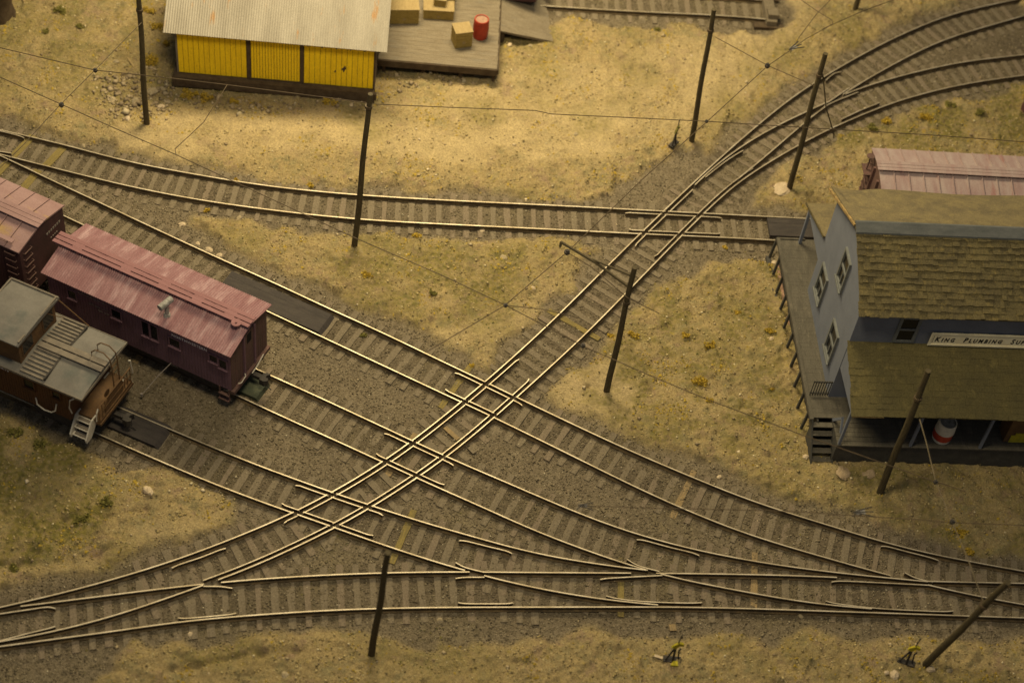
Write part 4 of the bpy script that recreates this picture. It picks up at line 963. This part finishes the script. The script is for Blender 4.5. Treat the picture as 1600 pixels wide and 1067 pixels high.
stick((1050,975),(1052,985),.12,'light wood chip above the bottom centre switch stand','tie2')
stick((198,92),(210,110),.05,'straw coloured twig by the leftmost pole','cratetop')

# ------------------------------------------------------------------ yellow shed
SO = W(272,143,0); sh = empty('freight_shed', (SO[0], SO[1], 0), 5.2, 'yellow board freight shed with grey corrugated tin roof streaked with rust', 'shed')
b_ = MB(); b_.box(-.02,8.88,.02,6.2,.72,.88); rr = random.Random(2); b_.box(-.04,8.90,-.03,.02,.35,.90)
b_.build('platform', M_['dkbrown'], sh)
b_ = MB()
for x in np.arange(.1, 8.9, 1.45): B('foundation_post', M_['dkbrown'], sh, (x, x+.18, .12, .3, -.1, .72)); B('foundation_post', M_['dkbrown'], sh, (x, x+.18, 5.5, 5.7, -.1, .72))
b_.box(0,8.9,.45,.5,-.1,.72); b_.build('foundation_skirt', M_['dkbrown'], sh)
b_ = MB(); b_.box(.22,8.80,.32,5.9,.89,3.30, 1); boards(b_, .22, 3.22, .92, 3.28, .32, .03, .235, seed=21, g=.009); boards(b_, 5.74, 8.80, .92, 3.28, .32, .03, .235, seed=22, g=.009)
b_.prism([(.32,3.30),(5.9,3.30),(3.11,4.9)], 'x', .3, 8.7); b_.build('wall', [M_['yellow'], M_['dkbrown']], sh)
B('corner_board', M_['dkbrown'], sh, (8.80,8.86,.27,.45,.88,3.25)); B('corner_board', M_['slat'], sh, (.14,.219,.30,.5,.88,3.2))
B('door_frame', M_['dkbrown'], sh, (3.25,3.40,.24,.32,.88,3.28), (5.58,5.72,.24,.32,.88,3.28), (3.401,5.579,.25,.32,3.12,3.27), (3.401,5.579,.26,.32,.88,.94))
b_ = MB(); b_.box(3.401,5.579,.30,.318,.95,3.12, 1); boards(b_, 3.42, 5.56, .96, 3.11, .30, .02, .125, seed=23, g=.010); b_.build('sliding_door', [M_['yellow'], M_['dkbrown']], sh)
b_ = MB(); ys, ze = -.12, 3.42; sl_ = math.tan(math.radians(30))
corrug(b_, -.28, 9.36, ys, ze, 3.11, ze+(3.11-ys)*sl_, .105, .016); corrug(b_, -.28, 9.36, 6.34, ze, 3.11, ze+(3.11-ys)*sl_, .105, .016); b_.build('roof', M_['tinroof'], sh)
b_ = MB()
for x in np.arange(5.9, 9.3, .62): b_.box(x, x+.06, -.1, .3, 3.33, 3.40)
b_.build('rafter_tail', M_['dkbrown'], sh)
b_ = MB(); b_.prism([(7.05,1.72),(7.2,1.88),(7.42,1.94),(7.55,2.12),(7.60,1.96),(7.48,1.70),(7.44,1.84),(7.25,1.82),(7.1,1.66)], 'y', .285, .295); b_.build('dark_stain_mark', M_['dkbrown'], sh)

# loading dock, ramp and freight
dk = empty('loading_dock', (SO[0], SO[1], 0), 5.2, 'low grey plank loading dock at the right end of the yellow shed', 'loading dock')
b_ = MB(); n = 26
for i in range(n):
    a = 2.12+i*(9.5-2.12)/n; L1 = 14.3+.012*(i % 3); b_.hexa([(8.9,a+.004,1.03),(L1,a+.28*0+.004+.0,1.03),(L1,a+.28,1.03),(8.9,a+.28,1.03),(8.9,a+.004,1.10),(L1,a+.004,1.10),(L1,a+.28,1.10),(8.9,a+.28,1.10)])
b_.build('deck_planks', M_['dock'], dk)
B('fascia', M_['dkbrown'], dk, (8.9,14.34,2.06,2.118,.72,1.07), (14.33,14.38,2.119,9.4,.78,1.06))
b_ = MB()
for x in (9.1, 10.9, 12.6, 14.1):
    for y in (2.25, 5.5, 8.8): B('dock_post', M_['dkbrown'], dk, (x,x+.16,y,y+.16,-.1,1.029))
B('dock_skirt', M_['dkbrown'], dk, (8.9,14.2,2.9,2.95,-.1,1.02))
rp = empty('ramp', (SO[0], SO[1], 0), 5.2, 'sloping earth coloured plank ramp right of the loading dock', 'ramp')
b_ = MB(); b_.hexa([(14.39,4.85,.98),(16.95,5.45,.05),(16.5,8.6,.05),(14.39,9.4,.98),(14.39,4.85,1.07),(16.95,5.45,.22),(16.5,8.6,.22),(14.39,9.4,1.07)]); b_.build('ramp_deck', M_['dock'], rp)
B('ramp_beam', M_['dkbrown'], rp, (14.42,14.6,5.0,9.2,-.1,.9)) 
def sloc(x, y, z=0):
    a = math.radians(5.2); return (SO[0]+x*math.cos(a)-y*math.sin(a), SO[1]+x*math.sin(a)+y*math.cos(a), z)
def crate(x, y, z, w, d, h, deg, label, dark=False):
    r = empty('wooden_crate', sloc(x, y, z), 5.2+deg, label, 'crate', 'straw coloured crates on the loading dock')
    mb = MB()
    for k in range(4):
        z0 = h*k/4; e = .004*(k % 2); mb.box(-w/2+e, w/2-e, -d/2+e, d/2-e, z0+.008, z0+h/4-.004)
    for sx in (-1, 1):
        for sy in (-1, 1): mb.box(sx*w/2-.05, sx*w/2+.05 if False else sx*w/2+.012*sx+.0, sy*d/2-.0, sy*d/2+.012*sy, .01, h-.01) if False else None
    mb.build('crate_sides', M_['crate'], r); B('crate_lid', M_['cratetop'], r, (-w/2-.015, w/2+.015, -d/2-.015, d/2+.015, h, h+.03))
    B('stencil_mark', M_['cratetop'], r, (-.07,.07,-d/2-.012,-d/2-.001,h*.25,h*.42))
crate(12.6, 3.72, 1.105, .80, .72, .86, 18, 'upright crate standing alone beside the red barrel')
crate(9.85, 5.12, 1.105, 1.35, .9, .80, 8, 'large crate half behind the tin roof edge')
crate(11.45, 5.6, 1.105, 1.4, .8, .5, 3, 'flat crate at the bottom of the pile of crates')
crate(11.05, 6.5, 1.105, .5, .95, .75, 0, 'tall crate at the left rear of the crate pile')
crate(11.9, 6.5, 1.105, .5, .95, .75, 5, 'tall crate at the right rear of the crate pile')
crate(11.5, 5.75, 1.64, .56, .5, .34, -4, 'small crate stacked on top of the crate pile')
crate(12.75, 7.35, 1.105, .6, .5, .55, 0, 'brownish crate at the top edge right of the crate pile')
def barrel(loc, deg, label, cols, r=.36, h=1.0):
    rt_ = empty('barrel', loc, deg, label, 'barrel'); pr = [(0,.92),(.15,.98),(.52,1.02),(.88,.97),(1,.92)]
    mb = MB(); vs = []; n = 20
    for (t, w) in pr:
        for k in range(n): vs.append((r*w*math.cos(2*PI*k/n), r*w*math.sin(2*PI*k/n), h*t))
    mid_ = [0, 1, 0, 0]
    for j in range(4): mb.add([vs[i] for i in range(j*n, j*n+2*n)], [(k, (k+1) % n, n+(k+1) % n, n+k) for k in range(n)], mid_[j], True)
    mb.add([vs[i] for i in range(n)], [tuple(range(n))[::-1]], 0); mb.build('barrel_body', cols[:2], rt_)
    b = MB(); b.cyl((0, 0), r*.80, h-.06, h-.03, n); b.build('barrel_lid', cols[2], rt_)
    b = MB(); b.tube([(r*.86*math.cos(2*PI*k/n), r*.86*math.sin(2*PI*k/n), h) for k in range(n+1)], .025, 5, cap=False); b.build('rim', cols[0] if cols[0] != M_['redbarrel'] else M_['redbarrel'], rt_)
barrel(sloc(13.45, 4.3, 1.105), 0, 'red barrel with pink dusty lid standing on the loading dock', [M_['redbarrel'], M_['redbarrel'], M_['pinkend']], .36, 1.0)
# wagon tail on the top track, buffer stop
tdir = R['TA'][60]-R['TA'][0]; tang = math.degrees(math.atan2(tdir[1], tdir[0])); tc_ = (W(846,9.5,.3)[:2]+R['TB'][near(R['TB'], W(846,9.5,.3)[:2])])/2
gw = empty('gondola', (tc_[0], tc_[1], 0), tang, 'dark red rail wagon just peeking in at the top edge', 'rail wagon')
b_ = MB(); b_.box(-8.0,-.35,-1.3,1.3,.95,1.15); b_.box(-8.0,-.35,-1.34,-1.28,1.15,2.0); b_.box(-8.0,-.35,1.28,1.34,1.15,2.0); b_.box(-.42,-.35,-1.28,1.28,1.15,2.0); b_.build('body', M_['boxred'], gw)
truck(gw, -1.5); truck(gw, -6.2); coupler(gw, -.35, 1)
q = (R['TA'][-1]+R['TB'][-1])/2
bs_ = empty('buffer_stop', (q[0], q[1], 0), tang, 'low dark timber buffer at the end of the short top track', 'buffer stop')
B('buffer_beam', M_['tie'], bs_, (-.5,.0,-1.1,1.1,.1,.5), (-.45,.05,-.9,-.3,.5,.75)); B('buffer_foot', M_['dkbrown'], bs_, (-1.1,.35,-1.25,-.85,.05,.24), (-1.1,.35,.85,1.25,.05,.24))
# dark things cut by the frame
q = W(0,28,0); st = empty('dark_stump', (q[0]-.05, q[1]-.1, 0), 0, 'dark brown stump-like object cut off by the upper left corner', 'stump')
mb = MB(); mb.tube([(0,0,-.1),(0,0,.15),(-.12,.0,.7),(0,0,1.6),(.35,0,3.0),(.6,0,4.5)], .85, 12, 0, .8); mb.build('stump_body', M_['dkbrown'], st)
o = MB().prism([(-.25,-.04),(.25,-.02),(.28,.03),(-.2,.05)], 'z', 0, .05).build('wood_scrap', M_['cratetop']); q = W(38,8,.1); o.location = (q[0], q[1], hz(q[0], q[1])+.02); o.rotation_euler = (0,0,-.95); tag(o, 'straw coloured sliver near the upper left corner', 'wood scrap')
q = W(1612,180,0); st = empty('dark_post', (q[0]-.12, q[1], 0), 0, 'dark reddish post cut off by the right edge above the boxcar', 'post')
mb = MB(); mb.tube([(0,0,-.1),(-.02,0,1.0),(.1,.0,2.2)], .5, 12, 0, .42); mb.build('stump_body', M_['boxred'], st)

# ------------------------------------------------------------------ blue house
HO = (12.355, 44.805, 0); HA = 8.6
ho = empty('blue_house', HO, HA, 'grey-blue two storey shop house with mossy olive shingle roofs and a covered porch', 'house')
XE = 11.5; ZD = 1.42
YF, YB, ZE, ZRG, YR = -1.15, 4.42, 6.62, 8.14, 1.75
b_ = MB(); b_.prism([(YF,ZD),(YB,ZD),(YB,6.78),(YR,8.04),(YF,6.66)], 'x', 0, XE); b_.build('wall', M_['blue'], ho)
# side end panels of both porches
b_ = MB(); b_.prism([(YF,4.72),(YF,3.25),(YF-.15,3.25),(-3.55,3.40),(-3.60,3.60)], 'x', .02, .10); b_.prism([(YB,4.6),(YB,3.2),(7.0,3.3),(7.1,3.5)], 'x', .02, .10); b_.build('porch_gable', M_['blue'], ho)
def shingles(mb, x0, x1, ye, ze, yt, zt, course, wid, seed, lift=.03, th=.02, rag=.05):
    rr = random.Random(seed); L = math.hypot(yt-ye, zt-ze); uy, uz = (yt-ye)/L, (zt-ze)/L; ny_, nz_ = -uz, uy
    if nz_ < 0: ny_, nz_ = -ny_, -nz_
    n = max(1, round(L/course)); c = L/n
    for i in range(n):
        s0 = i*c; x = x0+rr.uniform(-.06,.03); wob = rr.uniform(0, 6)
        while x < x1:
            w = wid*rr.uniform(.6,1.5); xe = min(x+w, x1); a = s0-rr.uniform(0, rag)-.02*math.sin(x*.9+wob); e = s0+c+.03
            l0 = lift*rr.uniform(.3,1.9); l1 = .006
            P = lambda xx, s, l: (xx, ye+uy*s+ny_*l, ze+uz*s+nz_*l)
            g = .002
            mb.hexa([P(x+g,a,l0-th), P(xe-g,a,l0-th), P(xe-g,e,l1-.01), P(x+g,e,l1-.01), P(x+g,a,l0+th*.3), P(xe-g,a,l0+th*.3), P(xe-g,e,l1), P(x+g,e,l1)] if uy > 0 else
                    [P(xe-g,a,l0-th), P(x+g,a,l0-th), P(x+g,e,l1-.01), P(xe-g,e,l1-.01), P(xe-g,a,l0+th*.3), P(x+g,a,l0+th*.3), P(x+g,e,l1), P(xe-g,e,l1)])
            x = xe
def slab(mb, x0, x1, pts, th=.06): mb.prism([pts[0], pts[1], (pts[1][0], pts[1][1]-th), (pts[0][0], pts[0][1]-th)], 'x', x0, x1)
rf = MB(); slab(rf, -.10, XE, ((-1.48,6.66),(YR,8.17))); shingles(rf, -.12, XE, -1.50, 6.67, YR, 8.18, .25, .24, 31, .036, .02, .05)
main = rf.build('roof', M_['shingle'], ho)
rf = MB(); nn = 40; xs_ = np.linspace(-.12, XE, nn); vs = []
for x in xs_:
    dip = .10*math.exp(-((x-.9)/.5)**2)-.05*math.sin(x*.9); e = .12 if x < .1 else 0
    for (y, z) in ((YR,8.18),(3.4,7.40-.02*dip),(5.2,6.54+dip*-1.2+e),(5.2,6.47+dip*-1.2+e),(YR,8.10)): vs.append((x, y, z))
fs = []
for i in range(nn-1):
    for k in range(5): fs.append((i*5+k, (i+1)*5+k, (i+1)*5+(k+1) % 5, i*5+(k+1) % 5)[::-1])
fs += [tuple(range(5)), tuple((nn-1)*5+k for k in range(5))[::-1]]
rf.add(vs, fs); rf.build('rear_slope', M_['backroof'], main)
b_ = MB(); b_.prism([(YR-.42,8.02),(YR-.40,8.09),(YR-.02,8.27),(YR+.05,8.26),(YR+.06,8.16)], 'x', -.14, XE); b_.build('ridge_cap', M_['ridge'], main)
b_ = MB(); b_.prism([(YR-.1,8.10),(5.22,6.42),(5.22,6.52),(YR-.1,8.20)], 'x', -.20, -.125); b_.build('rake_board', M_['fascia'], main)
rf = MB(); slab(rf, .10, XE, ((-3.72,3.60),(YF,4.80))); shingles(rf, -.04, XE, -3.74, 3.60, YF, 4.80, .25, .28, 41, .014, .01, .02); pr_ = rf.build('porch_roof', M_['shingle2'], ho)
B('porch_fascia', M_['fascia'], pr_, (-.02,1.2,-3.78,-3.755,3.535,3.57)); 
rf = MB(); slab(rf, .10, XE, ((7.35,3.40),(YB,4.55))); slab(rf, -.06, XE, ((7.40,3.46),(YB,4.61)), .04); bp_ = rf.build('rear_porch_roof', M_['backroof'], ho)
b_ = MB(); b_.prism([(YB,4.55),(7.4,3.40),(7.4,3.5),(YB,4.65)], 'x', -.10, -.065); b_.build('rake_board', M_['shingle'], bp_)
# gable wall windows (wall faces -x)
def gwin(y0, y1, z0, z1):
    f = MB(); t = .09
    for (a, b, c, d) in ((y0-t,y1+t,z0-t,z0),(y0-t,y1+t,z1,z1+t),(y0-t,y0,z0,z1),(y1,y1+t,z0,z1)): f.box(-.09, .0, a, b, c, d)
    f.box(-.06, .0, y0, y1, (z0+z1)/2-.05, (z0+z1)/2+.05); f.box(-.05,.0,(y0+y1)/2-.02,(y0+y1)/2+.02,z0,(z0+z1)/2-.05)
    o = f.build('window', M_['trim'], ho); B('pane', M_['pane'], o, (-.012,-.001,y0,y1,z0,z1)); B('sill', M_['trim'], o, (-.14,-.091,y0-.13,y1+.13,z0-.12,z0-.05))
gwin(1.12, 1.88, 5.12, 6.55); gwin(2.72, 3.56, 2.52, 3.88); gwin(-.12, .70, 2.34, 3.78)
# front window and sign on the upper wall
def fwin(x0, x1, z0, z1, y=YF):
    f = MB(); t = .12
    for (a, b, c, d) in ((x0-t,x1+t,z0-t,z0),(x0-t,x1+t,z1,z1+t),(x0-t,x0,z0,z1),(x1,x1+t,z0,z1)): f.box(a, b, y-.05, y, c, d)
    f.box(x0, x1, y-.04, y, (z0+z1)/2-.05, (z0+z1)/2+.05); o = f.build('window', M_['trim'], ho); B('pane', M_['pane'], o, (x0,x1,y-.012,y-.001,z0,z1))
fwin(1.72, 2.32, 5.0, 6.2); fwin(9.2, 9.8, 5.0, 6.2)
fwin(4.2, 5.4, 2.0, 3.1); 
for (a, b) in ((1.2,2.1),(7.0,7.9)): d_ = B('door', M_['trim'], ho, (a,b,YF-.04,YF,ZD+.02,3.2)); B('door_pane', M_['pane'], d_, (a+.15,b-.15,YF-.048,YF-.041,2.3,3.05))
sg = B('sign_board', M_['signw'], ho, (3.0,7.6,YF-.10,YF-.04,4.92,5.52)); B('sign_frame', M_['signw'], sg, (2.96,7.64,YF-.125,YF-.101,4.86,4.945), (2.96,7.64,YF-.125,YF-.101,5.475,5.56), (2.96,3.03,YF-.125,YF-.101,4.945,5.475), (7.57,7.64,YF-.125,YF-.101,4.945,5.475))
B('sign_line', M_['ink'], sg, (3.10,3.115,YF-.104,YF-.101,4.98,5.40))
x = 3.17
for wd, adv in (('King',0),('Plumbing',0),('Supply',0)):
    for i, ch in enumerate(wd.upper()):
        s = .37 if i == 0 else .285
        o = text_obj(ch, s, M_['ink'], sg, (x, YF-.104, 5.08), (PI/2,0,0), 'sign_letter', .003, sx=.76, shear=.18)
        wch = o.dimensions[0] if False else (max(v.co.x for v in o.data.vertices)-min(v.co.x for v in o.data.vertices))
        # serifs
        x += wch*.76+.045
    x += .30
# deck, porch floor, stairs, supports
fl = MB(); 
for i, y in enumerate(np.arange(-3.5, 7.2, .22)):
    fl.box(-.76, .0 if YF < y < YB else XE, y, y+.216, ZD-.06, ZD+.002*(i % 3)) if not (y < -2.3) else fl.box(0.0, XE, y, y+.205, ZD-.06, ZD+.002*(i % 3))
dkk = fl.build('deck_floor', M_['deck'], ho)
B('deck_edge', M_['deck'], dkk, (-.90,-.765,-2.3,7.3,ZD-.10,ZD+.05), (-.765,.3,7.22,7.3,ZD-.16,ZD+.05), (-.30,-.285,-1.2,7.1,ZD+.006,ZD+.012))
B('deck_skirt', M_['deckdark'], ho, (-.60,-.54,-2.3,7.2,0,ZD-.07), (.0,XE,-3.44,-3.38,-.1,ZD-.07), (0.02,.08,-3.37,YF,-.1,ZD-.07), (0,XE,YB+.1,YB+.16,-.1,ZD-.07))
ps = MB()
for y in np.arange(-1.9, 7.3, 1.02): 
    p = MB(); p.hexa([(-1.0,y,0),(-.90,y,0),(-.90,y+.09,0),(-1.0,y+.09,0),(-.90,y,ZD-.05),(-.80,y,ZD-.05),(-.80,y+.09,ZD-.05),(-.90,y+.09,ZD-.05)]); p.build('deck_post', M_['deckdark'], ho)
B('ground_beam', M_['deckdark'], ho, (-1.08,-.90,-2.6,7.4,-.05,.20))
B('brick_strip', M_['pinkend'], ho, (-.72,-.61,-2.2,7.0,.0,.25))
stq = MB(); nst = 6
for i in range(nst):
    z = ZD*(nst-i-.6)/nst; y = -2.3-(i+1)*.235; stq.box(-.76,.0,y,y+.24,z-.045,z)
sto = stq.build('stairs', M_['deck'], ho)
b_ = MB()
for xx in (-.83,.001): b_.hexa([(xx,-3.78,-.05),(xx+.06,-3.78,-.05),(xx+.06,-2.3,-.05),(xx,-2.3,-.05),(xx,-3.78,.14),(xx+.06,-3.78,.14),(xx+.06,-2.3,ZD),(xx,-2.3,ZD)])
b_.build('stringer', M_['deckdark'], sto); B('riser_back', M_['deckdark'], sto, *[(-.76,.0,-2.3-i*.235-.03,-2.3-i*.235-.005,0,ZD*(nst-i-.6)/nst-.05) for i in range(nst)])
for xx in (.06, 2.85, 5.6, 8.4, 11.2):
    b_ = MB(); b_.box(xx-.05,xx+.05,-3.48,-3.38,ZD,3.50); b_.build('porch_post', M_['blue'], ho)
for xx in (.06, 3.2, 6.3, 9.4): B('rear_porch_post', M_['blue'], ho, (xx-.06,xx+.06,7.0,7.12,ZD,3.4))
B('porch_beam', M_['blue'], ho, (.1,XE,-3.50,-3.36,3.38,3.50))
# side brace and little gate railing
b_ = MB(); b_.prism([(-3.0,2.55),(-3.05,2.45),(-2.35,ZD),(-2.2,ZD)], 'x', -.02, .05); b_.prism([(-3.0,2.55),(-2.95,2.45),(-3.25,1.9),(-3.35,1.95)], 'x', -.02, .05); b_.build('porch_brace', M_['blue'], ho)
b_ = MB(); b_.box(-.76,.0,-1.12,-1.07,2.22,2.28); b_.box(-.76,.0,-1.12,-1.07,1.55,1.60)
for xx in np.arange(-.75,.0,.1): b_.box(xx,xx+.03,-1.11,-1.08,ZD,2.3)
b_.build('gate_railing', M_['deckdark'], ho)
# porch goods
ca, sa = math.cos(math.radians(HA)), math.sin(math.radians(HA))
def hloc(x, y, z): return (HO[0]+x*ca-y*sa, HO[1]+x*sa+y*ca, z)
barrel(hloc(4.15, -3.0, ZD+.01), 0, 'white and red drum standing on the porch of the blue house', [M_['white'], M_['redbarrel'], M_['metalgrey']], .38, 1.0)
cb_ = empty('supply_cabinet', hloc(7.35, -2.9, ZD+.01), HA, 'brown cabinet with a yellow front on the porch at the right edge', 'cabinet')
B('cabinet_box', M_['brown2'], cb_, (-.75,.7,-.2,.5,0,1.5)); B('yellow_front', M_['target'], cb_, (-.55,.6,-.23,-.201,.0,.42), (-.40,.5,-.23,-.201,.421,.55))

# ------------------------------------------------------------------ light: warm hall lamp above and behind, plus an added fill lamp in front
w = bpy.data.worlds.new('World'); S.world = w; w.use_nodes = True
w.node_tree.nodes['Background'].inputs[0].default_value = (.82, .84, .86, 1); w.node_tree.nodes['Background'].inputs[1].default_value = .16
def area(name, loc, tgt, size, power, col):
    l = bpy.data.lights.new(name, 'AREA'); l.energy = power; l.color = col; l.shape = 'RECTANGLE'; l.size = size[0]; l.size_y = size[1]
    o = bpy.data.objects.new(name, l); COL.objects.link(o); o.location = loc
    o.rotation_euler = (Vector(tgt)-Vector(loc)).to_track_quat('-Z', 'Y').to_euler(); return o
area('hall_and_fill_lamp', (-8, 68, 30), (-2, 55, 0), (18, 7), 20000, (1.0, .82, .47))
area('hall_and_fill_lamp', (-3, 32, 46), (-1, 50, 0), (8, 8), 11500, (1.0, .84, .53))  # added fill on the viewer's side, only there to brighten the front faces

S.view_settings.view_transform = 'Standard'; S.view_settings.look = 'None'; S.view_settings.gamma = 1; S.view_settings.use_curve_mapping = False
S.view_settings.exposure = 0.0
